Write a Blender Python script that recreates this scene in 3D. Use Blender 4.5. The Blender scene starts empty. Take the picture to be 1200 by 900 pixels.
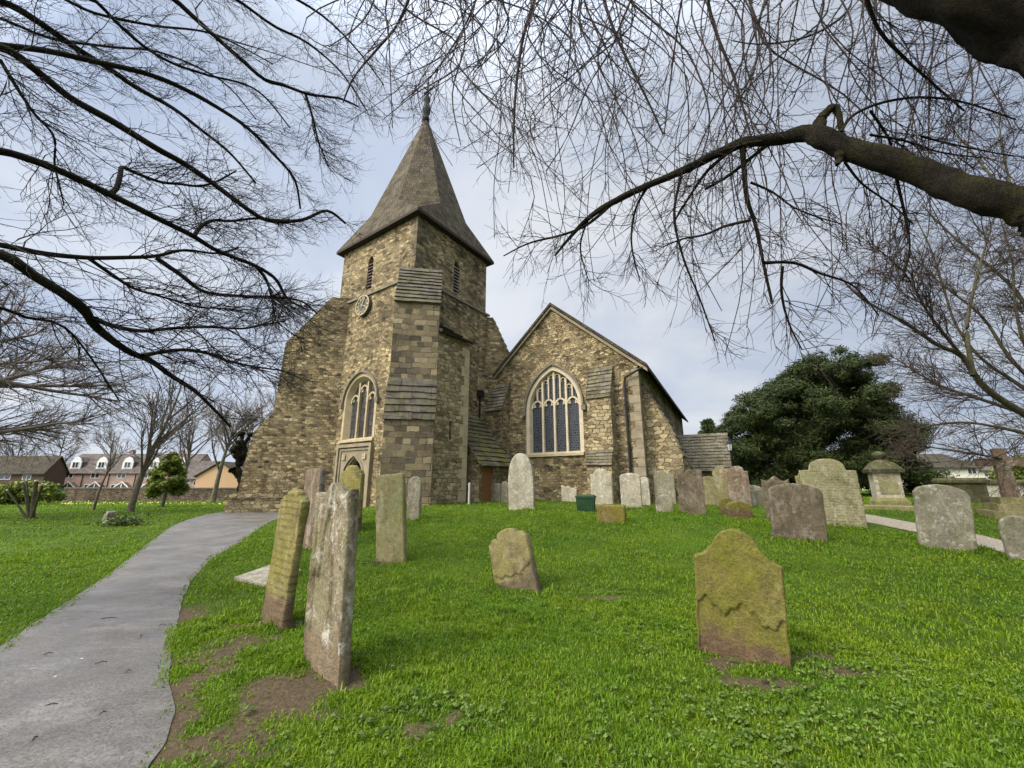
import bpy, bmesh, math, random
import numpy as np
from mathutils import Vector, Matrix
from mathutils.geometry import tessellate_polygon
R_ = math.radians
SC = bpy.context.scene
COL = SC.collection
random.seed(7)
rng = np.random.default_rng(11)

# ------------------------------------------------------------------ camera, sky, sun, exposure
EYE, FPX, PITCH = 1.55, 465.0, R_(13.9)
cd = bpy.data.cameras.new('camera'); cam = bpy.data.objects.new('camera', cd); COL.objects.link(cam)
cd.sensor_width = 36.0; cd.lens = 36.0 * FPX / 1200.0; cd.clip_start = 0.05; cd.clip_end = 3000
cam.location = (0, 0, EYE); cam.rotation_euler = (R_(90) + PITCH, 0, 0)
SC.camera = cam

SUN_EL, SUN_AZ = R_(42), R_(238)          # azimuth measured clockwise from +Y: the sun is behind the camera, to the left
sun_dir = Vector((math.sin(SUN_AZ) * math.cos(SUN_EL), math.cos(SUN_AZ) * math.cos(SUN_EL), math.sin(SUN_EL)))
w = bpy.data.worlds.new('World'); SC.world = w; w.use_nodes = True
nt = w.node_tree; nt.nodes.clear()
def wn(t, **k):
    n = nt.nodes.new(t)
    for a, b in k.items():
        if a.startswith('i_'): n.inputs[int(a[2:])].default_value = b
        else: setattr(n, a, b)
    return n
L = nt.links.new
out = wn('ShaderNodeOutputWorld'); bg = wn('ShaderNodeBackground'); bg.inputs[1].default_value = 0.1
sky = wn('ShaderNodeTexSky', sky_type='NISHITA', sun_disc=False); sky.sun_elevation = SUN_EL; sky.sun_rotation = SUN_AZ
sky.air_density = 1.0; sky.dust_density = 2.0
tc = wn('ShaderNodeTexCoord')
nrm = wn('ShaderNodeVectorMath', operation='NORMALIZE'); L(tc.outputs['Generated'], nrm.inputs[0])
sep = wn('ShaderNodeSeparateXYZ'); L(nrm.outputs[0], sep.inputs[0])
# a flat cloud deck: project the direction on a plane so clouds get smaller towards the horizon
zc = wn('ShaderNodeMath', operation='MAXIMUM', i_1=0.0); L(sep.outputs[2], zc.inputs[0])
za = wn('ShaderNodeMath', operation='ADD', i_1=0.22); L(zc.outputs[0], za.inputs[0])
dv = wn('ShaderNodeVectorMath', operation='DIVIDE'); L(nrm.outputs[0], dv.inputs[0])
cz = wn('ShaderNodeCombineXYZ'); [L(za.outputs[0], cz.inputs[i]) for i in range(3)]; L(cz.outputs[0], dv.inputs[1])
n1 = wn('ShaderNodeTexNoise'); n1.inputs['Scale'].default_value = 1.15; n1.inputs['Detail'].default_value = 7; n1.inputs['Roughness'].default_value = .55
n1.inputs['Distortion'].default_value = .4
L(dv.outputs[0], n1.inputs['Vector'])
rp = wn('ShaderNodeValToRGB'); L(n1.outputs['Fac'], rp.inputs[0])
e = rp.color_ramp.elements
e[0].position = .34; e[0].color = (4.0, 4.7, 6.1, 1); e[1].position = .66; e[1].color = (6.7, 6.95, 7.4, 1)
x_ = rp.color_ramp.elements.new(.5); x_.color = (5.15, 5.7, 6.7, 1)
# brighter towards the hidden sun and the zenith, as a real overcast is; bluer and darker low on the right
dt = wn('ShaderNodeVectorMath', operation='DOT_PRODUCT'); L(nrm.outputs[0], dt.inputs[0]); dt.inputs[1].default_value = sun_dir
gl = wn('ShaderNodeMapRange'); gl.inputs[1].default_value = .66; gl.inputs[2].default_value = 1; gl.inputs[3].default_value = 1.0; gl.inputs[4].default_value = 7.5
L(dt.outputs['Value'], gl.inputs[0])
zr = wn('ShaderNodeMapRange'); zr.inputs[1].default_value = .75; zr.inputs[2].default_value = 1; zr.inputs[3].default_value = 1.0; zr.inputs[4].default_value = 3.2
L(sep.outputs[2], zr.inputs[0])
lr = wn('ShaderNodeMapRange'); lr.inputs[1].default_value = -.2; lr.inputs[2].default_value = .75; lr.inputs[3].default_value = 1.03; lr.inputs[4].default_value = .80
L(sep.outputs[0], lr.inputs[0])
m1 = wn('ShaderNodeMath', operation='MULTIPLY'); L(gl.outputs[0], m1.inputs[0]); L(zr.outputs[0], m1.inputs[1])
m2 = wn('ShaderNodeMath', operation='MULTIPLY'); L(m1.outputs[0], m2.inputs[0]); L(lr.outputs[0], m2.inputs[1])
wm = wn('ShaderNodeMapRange', i_1=1.0, i_2=7.5, i_3=0.0, i_4=1.0); L(gl.outputs[0], wm.inputs[0])
wc = wn('ShaderNodeMixRGB', blend_type='MULTIPLY'); L(wm.outputs[0], wc.inputs[0]); L(rp.outputs[0], wc.inputs[1]); wc.inputs[2].default_value = (1.2, 1.0, .74, 1)
cl = wn('ShaderNodeVectorMath', operation='SCALE'); L(wc.outputs[0], cl.inputs[0]); L(m2.outputs[0], cl.inputs['Scale'])
mx = wn('ShaderNodeMixRGB', i_0=.9); L(sky.outputs[0], mx.inputs[1]); L(cl.outputs[0], mx.inputs[2])
L(mx.outputs[0], bg.inputs[0]); L(bg.outputs[0], out.inputs[0])

sl = bpy.data.lights.new('sun', 'SUN'); sl.energy = 1.5; sl.angle = R_(12); sl.color = (1, .93, .82)
so = bpy.data.objects.new('sun', sl); COL.objects.link(so)
so.rotation_euler = (-sun_dir).to_track_quat('-Z', 'Y').to_euler(); so.location = (-20, -20, 40)
SC.view_settings.view_transform = 'Standard'; SC.view_settings.look = 'None'
SC.view_settings.exposure = 0.38; SC.view_settings.gamma = 1.0; SC.view_settings.use_curve_mapping = False
SC.cycles.max_bounces = 5; SC.cycles.diffuse_bounces = 3; SC.cycles.transparent_max_bounces = 4

# ------------------------------------------------------------------ geometry helpers
def ray(px, py):
    x, y = px - 600.0, 450.0 - py
    return x, FPX * math.cos(PITCH) - y * math.sin(PITCH), FPX * math.sin(PITCH) + y * math.cos(PITCH)
def at(px, py, Y):
    x, f, u = ray(px, py); return Vector((x / f * Y, Y, EYE + u / f * Y))
def pxm(Y, py=450):                      # metres per photo pixel at depth Y
    return Y / ray(600, py)[1]
def sstep(t):
    t = np.clip(t, 0, 1); return t * t * (3 - 2 * t)
def hash2(ix, iy, s):
    h = (ix.astype(np.int64) * 374761393 + iy.astype(np.int64) * 668265263 + s * 974634777) & 0x7fffffff
    h = ((h ^ (h >> 13)) * 1274126177) & 0x7fffffff
    return ((h ^ (h >> 16)) & 0xffff) / 65535.0
def vnoise(x, y, s=0):
    x = np.asarray(x, float); y = np.asarray(y, float)
    ix, iy = np.floor(x), np.floor(y); fx, fy = sstep(x - ix), sstep(y - iy)
    ix = ix.astype(np.int64); iy = iy.astype(np.int64)
    a, b = hash2(ix, iy, s), hash2(ix + 1, iy, s); c, d = hash2(ix, iy + 1, s), hash2(ix + 1, iy + 1, s)
    return (a * (1 - fx) + b * fx) * (1 - fy) + (c * (1 - fx) + d * fx) * fy
def fbm(x, y, s=0, o=3):
    t = 0; a = .5; f = 1
    for k in range(o): t = t + a * vnoise(np.asarray(x) * f, np.asarray(y) * f, s + k); a *= .5; f *= 2.03
    return t / (1 - .5 ** o)
def ground(x, y):
    x = np.asarray(x, float); y = np.asarray(y, float)
    g = .14 * sstep((y - 5) / 12) + .54 * sstep((y - 5) / 10) * sstep((x + 10) / 6.5)
    g = g - .45 * sstep((y - 22) / 18) * sstep((-x - 8) / 6) - 1.3 * sstep((y - 44) / 20)
    return g
def G(x, y): return float(ground(x, y))
def on_ground(px, py):
    x, f, u = ray(px, py); Y = 1.0
    while Y < 300:
        if EYE + u / f * Y <= G(x / f * Y, Y): break
        Y *= 1.01
    lo, hi = Y / 1.01, Y
    for k in range(18):
        m = (lo + hi) / 2
        if EYE + u / f * m <= G(x / f * m, m): hi = m
        else: lo = m
    return Vector((x / f * hi, hi, EYE + u / f * hi))

class MB:
    """collects faces; build() links them as one mesh object"""
    def __init__(s): s.v = []; s.f = []; s.m = []
    def add(s, vs, fs, mi=0):
        b = len(s.v); s.v += [tuple(p) for p in vs]
        s.f += [tuple(b + i for i in f) for f in fs]; s.m += [mi] * len(fs); return s
    def quad(s, a, b, c, d, mi=0): return s.add([a, b, c, d], [(0, 1, 2, 3)], mi)
    def box(s, o, ax, ay, az, mi=0):       # corner o and three edge vectors
        o, ax, ay, az = map(Vector, (o, ax, ay, az))
        vs = [o, o + ax, o + ax + ay, o + ay, o + az, o + ax + az, o + ax + ay + az, o + ay + az]
        if ax.cross(ay).dot(az) < 0: fs = [(0, 1, 2, 3), (4, 7, 6, 5), (0, 4, 5, 1), (1, 5, 6, 2), (2, 6, 7, 3), (3, 7, 4, 0)]
        else: fs = [(3, 2, 1, 0), (5, 6, 7, 4), (1, 5, 4, 0), (2, 6, 5, 1), (3, 7, 6, 2), (0, 4, 7, 3)]
        return s.add(vs, fs, mi)
    def cbox(s, c, sx, sy, sz, yaw=0, mi=0): # centre of base, sizes
        a = Vector((math.cos(yaw), math.sin(yaw), 0)); b = Vector((-a.y, a.x, 0))
        return s.box(Vector(c) - a * sx / 2 - b * sy / 2, a * sx, b * sy, Vector((0, 0, sz)), mi)
    def prism(s, poly, d, mi=0):           # planar polygon (3d points) extruded by vector d
        n = len(poly); d = Vector(d); P = [Vector(p) for p in poly]; Q = [p + d for p in P]
        nr = Vector((0, 0, 0))
        for i in range(n): nr += (P[i] - P[0]).cross(P[(i + 1) % n] - P[0])
        if nr.dot(d) > 0: P, Q = Q, P
        fs = [tuple(range(n)), tuple(range(2 * n - 1, n - 1, -1))]
        fs += [(i, n + i, n + (i + 1) % n, (i + 1) % n) for i in range(n)]
        return s.add(P + Q, fs, mi)
    def tube(s, pts, rad, m=8, cap=True, mi=0):
        P = [Vector(p) for p in pts]; n = len(P)
        if not hasattr(rad, '__len__'): rad = [rad] * n
        vs = []; up = None
        for i in range(n):
            t = (P[min(i + 1, n - 1)] - P[max(i - 1, 0)]).normalized()
            if up is None: up = t.orthogonal().normalized()
            up = (up - t * up.dot(t)); up = up.normalized() if up.length > 1e-6 else t.orthogonal().normalized()
            b = t.cross(up)
            vs += [P[i] + (up * math.cos(2 * math.pi * k / m) + b * math.sin(2 * math.pi * k / m)) * rad[i] for k in range(m)]
        fs = [(i * m + k, i * m + (k + 1) % m, (i + 1) * m + (k + 1) % m, (i + 1) * m + k) for i in range(n - 1) for k in range(m)]
        if cap: fs += [tuple(range(m - 1, -1, -1)), tuple((n - 1) * m + k for k in range(m))]
        return s.add(vs, fs, mi)
    def lathe(s, c, prof, m=16, mi=0):     # prof: (r, z) pairs
        c = Vector(c); vs = []; n = len(prof)
        for r, z in prof: vs += [c + Vector((r * math.cos(2 * math.pi * k / m), r * math.sin(2 * math.pi * k / m), z)) for k in range(m)]
        fs = [(i * m + k, i * m + (k + 1) % m, (i + 1) * m + (k + 1) % m, (i + 1) * m + k) for i in range(n - 1) for k in range(m)]
        fs += [tuple(range(m - 1, -1, -1)), tuple((n - 1) * m + k for k in range(m))]
        return s.add(vs, fs, mi)
    def build(s, name, mats, parent=None, smooth=False, uv=True):
        me = bpy.data.meshes.new(name); me.from_pydata(s.v, [], s.f)
        for m_ in (mats if isinstance(mats, (list, tuple)) else [mats]): me.materials.append(m_)
        if any(s.m): me.polygons.foreach_set('material_index', s.m)
        if uv: box_uv(me)
        if smooth: me.polygons.foreach_set('use_smooth', [True] * len(me.polygons))
        return link(name, me, parent)

def box_uv(me):
    ul = me.uv_layers.new(name='UVMap').data
    for p in me.polygons:
        n = p.normal
        if abs(n.z) < .92:
            t = Vector((-n.y, n.x, 0)).normalized(); b = n.cross(t)
        else: t = Vector((1, 0, 0)); b = Vector((0, 1, 0))
        for li in p.loop_indices:
            co = me.vertices[me.loops[li].vertex_index].co
            ul[li].uv = (co.dot(t), co.dot(b))
def link(name, me, parent=None):
    o = bpy.data.objects.new(name, me); COL.objects.link(o)
    if parent is not None:
        o.parent = parent
        o.location = -wloc(parent)          # meshes carry world coordinates; things are never rotated or scaled
    return o
def wloc(o):
    l = o.location.copy()
    while o.parent is not None: o = o.parent; l += o.location
    return l
def thing(name, label, cat, loc, group=None):
    o = bpy.data.objects.new(name, None); o.empty_display_size = .2; COL.objects.link(o); o.location = loc
    return tag(o, label, cat, group)
def tag(o, label=None, cat=None, group=None, kind=None):
    if label: o['label'] = label
    if cat: o['category'] = cat
    if group: o['group'] = group
    if kind: o['kind'] = kind
    return o
def np_mesh(name, V, F, mat, parent=None, smooth=False):
    """V (n,3); F list of (m,k) index arrays with constant k each"""
    me = bpy.data.meshes.new(name)
    me.vertices.add(len(V)); me.vertices.foreach_set('co', np.ascontiguousarray(V, dtype=np.float32).ravel())
    F = F if isinstance(F, list) else [F]
    nl = sum(f.size for f in F); npol = sum(len(f) for f in F)
    me.loops.add(nl); me.loops.foreach_set('vertex_index', np.concatenate([f.ravel() for f in F]).astype(np.int32))
    starts = []; b = 0
    for f in F: starts.append(b + np.arange(len(f)) * f.shape[1]); b += f.size
    me.polygons.add(npol); me.polygons.foreach_set('loop_start', np.concatenate(starts).astype(np.int32))
    if smooth: me.polygons.foreach_set('use_smooth', np.ones(npol, dtype=bool))
    me.update(calc_edges=True)
    for m_ in (mat if isinstance(mat, (list, tuple)) else [mat]): me.materials.append(m_)
    return link(name, me, parent)

# ------------------------------------------------------------------ material helpers
class N:
    def __init__(s, name, rough=.9, spec=.25):
        s.mat = bpy.data.materials.new(name); s.mat.use_nodes = True; s.t = s.mat.node_tree
        s.b = s.t.nodes['Principled BSDF']; s.b.inputs['Roughness'].default_value = rough
        s.b.inputs['Specular IOR Level'].default_value = spec
    def n(s, typ, ins=None, **k):
        nd = s.t.nodes.new('ShaderNode' + typ)
        for a, b in k.items(): setattr(nd, a, b)
        for a, b in (ins or {}).items(): s.put(b, nd.inputs[a])
        return nd
    def put(s, src, sock):
        if isinstance(src, bpy.types.NodeSocket): s.t.links.new(src, sock)
        elif isinstance(src, bpy.types.Node): s.t.links.new(src.outputs[0], sock)
        else:
            if sock.type == 'RGBA' and len(src) == 3: src = (*src, 1)
            sock.default_value = src
    def math(s, op, a, b=0., c=None, clamp=False):
        nd = s.n('Math', {0: a, 1: b}, operation=op, use_clamp=clamp)
        if c is not None: s.put(c, nd.inputs[2])
        return nd.outputs[0]
    def vec(s, op, a, b=(0, 0, 0)):
        return s.n('VectorMath', {0: a, 1: b}, operation=op).outputs[0]
    def noise(s, v, scale, det=4, rough=.6, dist=0):
        return s.n('TexNoise', {'Vector': v, 'Scale': float(scale), 'Detail': float(det), 'Roughness': rough, 'Distortion': float(dist)}).outputs[0]
    def ramp(s, f, stops, interp='LINEAR'):
        nd = s.n('ValToRGB', {0: f}); cr = nd.color_ramp; cr.interpolation = interp
        while len(cr.elements) < len(stops): cr.elements.new(.5)
        for el, (p, c) in zip(cr.elements, stops):
            el.position = p; el.color = (c, c, c, 1) if not hasattr(c, '__len__') else (*c[:3], 1)
        return nd.outputs[0]
    def mix(s, f, a, b, mode='MIX'):
        return s.n('MixRGB', {0: f, 1: a, 2: b}, blend_type=mode).outputs[0]
    def rng(s, v, a, b, c=0., d=1.):
        return s.n('MapRange', {0: v, 1: a, 2: b, 3: c, 4: d}).outputs[0]
    def bump(s, h, strength=.5, dist=.02, prev=None):
        nd = s.n('Bump', {'Strength': strength, 'Distance': dist, 'Height': h})
        if prev is not None: s.put(prev, nd.inputs['Normal'])
        return nd.outputs[0]
    def fin(s, col, normal=None, rough=None):
        s.put(col, s.b.inputs['Base Color'])
        if normal is not None: s.put(normal, s.b.inputs['Normal'])
        if rough is not None: s.put(rough, s.b.inputs['Roughness'])
        return s.mat
    def uv(s): return s.n('TexCoord').outputs['UV']
    def obj(s):
        o = s.n('TexCoord').outputs['Object']; r = s.n('ObjectInfo').outputs['Random']
        return s.vec('ADD', o, s.n('CombineXYZ', {0: s.math('MULTIPLY', r, 37.), 1: s.math('MULTIPLY', r, 91.), 2: s.math('MULTIPLY', r, 0.)}).outputs[0])
    def pos(s): return s.n('NewGeometry').outputs['Position']

def masonry(name, sx, sy, cols, mortar=(.26, .21, .13), rnd=.75, edge=.05, moss=.25, dark=.5, distort=.07, brick=None):
    m = N(name, .92, .2); uv = m.uv(); P = m.pos()
    dn = m.n('TexNoise', {'Vector': uv, 'Scale': 2.2, 'Detail': 3.}).outputs['Color']
    d = m.vec('MULTIPLY', m.vec('SUBTRACT', dn, (.5, .5, .5)), (distort * 1.6, distort, 0))
    uv2 = m.vec('ADD', uv, d)
    sp = m.n('SeparateXYZ', {0: uv2}).outputs
    yy = m.math('MULTIPLY', sp[1], sy); row = m.math('FLOOR', yy)
    xx = m.math('ADD', m.math('MULTIPLY', sp[0], sx), m.math('MULTIPLY', row, .437))
    # keep neighbouring rows apart: the row number is spread out in the third axis
    co = m.n('CombineXYZ', {0: xx, 1: yy, 2: 0.}).outputs[0]
    v = m.n('TexVoronoi', {'Vector': co, 'Scale': 1., 'Randomness': rnd}, voronoi_dimensions='2D')
    ve = m.n('TexVoronoi', {'Vector': co, 'Scale': 1., 'Randomness': rnd}, voronoi_dimensions='2D', feature='DISTANCE_TO_EDGE').outputs['Distance']
    cs = m.n('SeparateColor', {0: v.outputs['Color']}).outputs
    if brick:                                    # squared blocks in courses of varying length
        bt = m.n('TexBrick', {'Vector': uv2, 'Color1': (0, 0, 0, 1), 'Color2': (1, 1, 1, 1), 'Mortar': (.5, .5, .5, 1), 'Scale': 1., 'Mortar Size': .016, 'Mortar Smooth': .6, 'Brick Width': brick[0], 'Row Height': brick[1], 'Bias': 0.}, offset=.37, offset_frequency=2, squash=.62, squash_frequency=3)
        r0 = bt.outputs[0]; cs = [m.n('SeparateColor', {0: r0}).outputs[0], m.math('FRACT', m.math('MULTIPLY', r0, 7.31)), m.math('FRACT', m.math('MULTIPLY', r0, 3.77))]
        ve = m.math('MULTIPLY', m.math('SUBTRACT', 1., bt.outputs[1]), edge * 2.2)
    k = len(cols)
    c = m.ramp(cs[0], [((i + .0) / k, cc) for i, cc in enumerate(cols)], 'LINEAR')
    c = m.mix(1., c, m.rng(cs[1], 0, 1, .66, 1.28), 'MULTIPLY')
    c = m.mix(m.rng(cs[2], .84, .88, 0, .6), c, m.mix(1., c, (.42, .42, .44), 'MULTIPLY'))
    fine = m.noise(uv, 14, 5, .7)
    c = m.mix(1., c, m.rng(fine, .25, .75, .68, 1.3), 'MULTIPLY')
    mort = m.rng(ve, edge * .4, edge * 1.6, 1, 0)
    mcol = m.mix(m.rng(m.noise(P, 1.7, 5, .7), .42, .58), (.055, .043, .028), mortar)
    c = m.mix(m.math('MULTIPLY', mort, .9), c, m.mix(1., mcol, m.rng(fine, .2, .8, .65, 1.25), 'MULTIPLY'))
    c = m.mix(1., c, m.rng(m.noise(uv, 38, 3, .7), .3, .7, .72, 1.28), 'MULTIPLY')
    big = m.noise(P, .55, 5, .65)
    c = m.mix(m.rng(big, .46, .68, 0, dark), c, m.mix(1., c, (.40, .40, .40), 'MULTIPLY'))
    stk = m.noise(m.vec('MULTIPLY', P, (1.6, 1.6, .22)), 1., 5, .65)
    c = m.mix(m.rng(stk, .54, .68, 0, dark * .8), c, m.mix(1., c, (.42, .43, .42), 'MULTIPLY'))
    mo = m.math('MULTIPLY', m.rng(m.noise(P, .9, 6, .7), .55, .72, 0, moss), m.rng(m.noise(P, 7, 4), .35, .65))
    c = m.mix(mo, c, (.10, .11, .035))
    h = m.math('ADD', m.rng(ve, 0, edge * 2.2, 0, 1), m.math('MULTIPLY', fine, .8))
    h = m.math('ADD', h, m.math('MULTIPLY', cs[2], .5))
    return m.fin(c, m.bump(h, .9, .035))
RUB = [(.105, .082, .050), (.245, .186, .094), (.375, .292, .155), (.25, .193, .10), (.48, .385, .225), (.32, .246, .128), (.15, .122, .078), (.39, .308, .168)]
M = {}
M['rubble'] = masonry('sandstone_rubble', 3.7, 7.6, RUB, mortar=(.31, .25, .155), edge=.055, rnd=.68, distort=.05, dark=.95, moss=.35)
M['rubble_gable'] = masonry('sandstone_rubble_gable', 4.0, 8.2, RUB, mortar=(.30, .24, .15), edge=.055, rnd=.68, distort=.05, moss=.25, dark=.95)
M['ashlar'] = masonry('sandstone_blocks', 2.2, 4.1, [(.10, .084, .06), (.24, .185, .105), (.32, .255, .145), (.15, .122, .082), (.38, .31, .19), (.21, .168, .10), (.12, .10, .072)], edge=.05, rnd=.62, distort=.15, mortar=(.30, .25, .16), moss=.3, dark=.75, brick=(.50, .25))
M['turret'] = masonry('turret_stone', 3.0, 5.8, [(.22, .17, .09), (.34, .27, .15), (.42, .34, .20), (.28, .22, .12), (.46, .38, .23), (.36, .29, .16)], edge=.05, rnd=.65, moss=.15, dark=.25)

def dressed(name, c1, c2, dirt=.4):
    m = N(name, .85, .2); P = m.pos()
    c = m.mix(m.rng(m.noise(P, 3, 5), .3, .7), c1, c2)
    c = m.mix(m.rng(m.noise(P, 1.3, 6, .7), .5, .75, 0, dirt), c, (.12, .10, .07))
    f = m.noise(P, 30, 4)
    return m.fin(m.mix(1., c, m.rng(f, .2, .8, .75, 1.2), 'MULTIPLY'), m.bump(f, .3, .01))
M['dressed'] = dressed('dressed_limestone', (.50, .42, .27), (.40, .33, .20))
M['pale_dressed'] = dressed('pale_limestone', (.66, .57, .42), (.54, .46, .32), .3)
M['grey_dressed'] = dressed('grey_weathered_stone', (.24, .21, .16), (.15, .13, .10), .6)

def tiles(name, sx, sy, cols, moss=.2, mcol=(.12, .13, .03), bumpd=.03):
    m = N(name, .9, .2); uv = m.uv(); P = m.pos()
    br = m.n('TexBrick', {'Vector': uv, 'Color1': (0, 0, 0, 1), 'Color2': (1, 1, 1, 1), 'Mortar': (.5, .5, .5, 1), 'Scale': 1., 'Mortar Size': .012, 'Brick Width': 1 / sx, 'Row Height': 1 / sy, 'Bias': 0.}, offset=.5)
    c = m.ramp(br.outputs[0], [(i / (len(cols) - 1), cc) for i, cc in enumerate(cols)])
    v = m.math('FRACT', m.math('MULTIPLY', m.n('SeparateXYZ', {0: uv}).outputs[1], sy))
    c = m.mix(m.math('MULTIPLY', br.outputs[1], .7), c, (.02, .018, .015))
    f = m.noise(P, 12, 5, .7)
    c = m.mix(1., c, m.rng(f, .25, .75, .6, 1.35), 'MULTIPLY')
    mo = m.math('MULTIPLY', m.rng(m.noise(P, 1.2, 5, .7), .42, .58, 0, 1), m.rng(m.noise(P, 9, 3), .32, .52, 0, moss))
    c = m.mix(mo, c, mcol)
    c = m.mix(m.rng(m.noise(P, 1.7, 6, .72), .44, .62, 0, .8), c, m.mix(1., c, (.38, .37, .36), 'MULTIPLY'))
    h = m.math('SUBTRACT', m.math('MULTIPLY', m.math('SUBTRACT', 1., v), 1.), m.math('MULTIPLY', br.outputs[1], .6))
    h = m.math('ADD', h, m.math('MULTIPLY', f, .25))
    return m.fin(c, m.bump(h, .8, bumpd))
M['shingle'] = tiles('brown_spire_shingles', 4.5, 3.6, [(.070, .055, .040), (.130, .102, .072), (.10, .080, .058), (.165, .13, .094)], .4, (.11, .10, .03))
M['slate_moss'] = tiles('mossy_stone_slates', 2.4, 3.0, [(.09, .08, .06), (.16, .14, .10), (.12, .105, .085)], .8, (.17, .17, .03), .05)
M['slate'] = tiles('stone_slates', 2.6, 3.4, [(.12, .105, .08), (.20, .175, .13), (.15, .13, .10)], .5, (.15, .14, .05), .05)
M['roof_tile'] = tiles('dark_nave_tiles', 6, 7, [(.05, .04, .035), (.08, .06, .05), (.065, .05, .042)], .3)

def plain(name, c, rough=.8, var=.25, scale=8, spec=.25, metal=0):
    m = N(name, rough, spec); P = m.pos(); f = m.noise(P, scale, 5, .65)
    m.b.inputs['Metallic'].default_value = metal
    return m.fin(m.mix(1., (*c, 1), m.rng(f, .25, .75, 1 - var, 1 + var), 'MULTIPLY'), m.bump(f, .25, .01))
M['iron'] = plain('black_iron', (.02, .02, .022), .55)
M['dark_wood'] = plain('dark_timber', (.035, .026, .02), .8)
M['oak'] = plain('oak_door', (.27, .125, .05), .7, .35, 14)
M['gold'] = plain('faded_gilding', (.42, .36, .20), .6, .3, 20)
M['black_dial'] = plain('dark_clock_dial', (.075, .072, .068), .5, .5, 9)
M['lead'] = plain('dark_lead_cap', (.030, .031, .032), .7)
M['white_paint'] = plain('white_paint', (.72, .72, .70), .6, .08)
M['pale_post'] = plain('pale_post', (.55, .53, .48), .7, .15)
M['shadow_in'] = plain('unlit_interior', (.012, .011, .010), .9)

def leaded(name, sx, sy, lead, glass, rnd=.2):
    m = N(name, .25, .3); uv = m.uv(); co = m.vec('MULTIPLY', uv, (sx, sy, 0))
    ve = m.n('TexVoronoi', {'Vector': co, 'Scale': 1., 'Randomness': rnd}, voronoi_dimensions='2D', feature='DISTANCE_TO_EDGE').outputs['Distance']
    v = m.n('TexVoronoi', {'Vector': co, 'Scale': 1., 'Randomness': rnd}, voronoi_dimensions='2D').outputs['Color']
    c = m.mix(1., (*glass, 1), m.rng(m.n('SeparateColor', {0: v}).outputs[0], 0, 1, .5, 1.7), 'MULTIPLY')
    mk = m.rng(ve, .07, .17, 1, 0)
    return m.fin(m.mix(mk, c, (*lead, 1)), m.bump(m.math('ADD', mk, m.math('MULTIPLY', m.n('SeparateColor', {0: v}).outputs[1], .5)), .5, .01), m.rng(mk, 0, 1, .32, .8))
M['lead_glass'] = leaded('ornate_leaded_glass', 9, 8, (.10, .11, .125), (.010, .012, .017), .8)
M['lead_glass2'] = leaded('square_leaded_glass', 5, 3.2, (.03, .03, .03), (.055, .05, .05), .0)
M['slab'] = tiles('weathered_stone_slabs', 1.2, 1.6, [(.075, .066, .054), (.145, .127, .104), (.105, .092, .078)], .7, (.13, .12, .05), .02)
M['mid_dressed'] = dressed('weathered_door_stone', (.33, .28, .19), (.22, .185, .125), .55)
# ------------------------------------------------------------------ the church
def v2(a): return Vector((math.cos(R_(a)), math.sin(R_(a)), 0))
U, V = v2(145.25), v2(55.25)               # U runs north along the west front, V runs east
NV, NN = v2(61.7), v2(61.7 - 90)            # the nave axis is skewed a little
Z = Vector((0, 0, 1))
TC = Vector((-4.72, 17.22, 0)) + .25 * U + .25 * V   # corner of the tower nearest the camera
TU, TV = 6.6, 5.8
church = thing('church', 'sandstone church with shingled spire, clock tower and pointed gable', 'church', (TC.x, TC.y, .6))

def disc(mb, c, F, r, d0, d1, n=40):
    ring = [(r * math.cos(2 * math.pi * k / n), r * math.sin(2 * math.pi * k / n)) for k in range(n)]
    mb.prism([c + F.A * x + Z * y + F.n * d0 for x, y in ring], F.n * (d1 - d0))
class Frame:
    def __init__(s, O, A, n): s.O, s.A, s.n = Vector(O), Vector(A), Vector(n)
    def p(s, a, z, d=0): return s.O + s.A * a + Z * z + s.n * d
def arch(cx, a, zs, rise, zb=None, n=9, point=.3):
    """outline of an opening: anticlockwise seen with +a to the right; two-centred when rise >= a, else depressed"""
    pts = []
    if rise >= a:
        R = (a * a + rise * rise) / (2 * a); c = cx + a - R; te = math.acos((cx - c) / R)
        right = [(c + R * math.cos(te * i / n), zs + R * math.sin(te * i / n)) for i in range(n + 1)]
    else:
        right = []
        for i in range(n + 1):
            x = math.cos(math.pi / 2 * i / n); right.append((cx + a * x, zs + rise * ((1 - point) * math.sqrt(max(0, 1 - x * x)) + point * (1 - x))))
    left = [(2 * cx - x, z) for x, z in right[:-1]][::-1]
    pts = right + left
    if zb is not None: pts = [(cx - a, zb), (cx + a, zb)] + pts if abs(zb - zs) > 1e-6 else pts
    return pts
def wall(mb, F, outer, holes=(), reveal=.35, mi=0, rmi=0):
    loops = [[Vector((x, z, 0)) for x, z in l] for l in [outer] + list(holes)]
    flat = [p for l in loops for p in l]
    tri = tessellate_polygon(loops)
    vs = [F.p(p.x, p.y) for p in flat]; fs = []
    for t in tri:
        a, b, c = (vs[i] for i in t)
        fs.append(tuple(t) if (b - a).cross(c - a).dot(F.n) > 0 else tuple(reversed(t)))
    mb.add(vs, fs, mi)
    for h in holes:
        n = len(h)
        for i in range(n):
            (x0, z0), (x1, z1) = h[i], h[(i + 1) % n]
            mb.quad(F.p(x0, z0), F.p(x1, z1), F.p(x1, z1, -reveal), F.p(x0, z0, -reveal), rmi)
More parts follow.
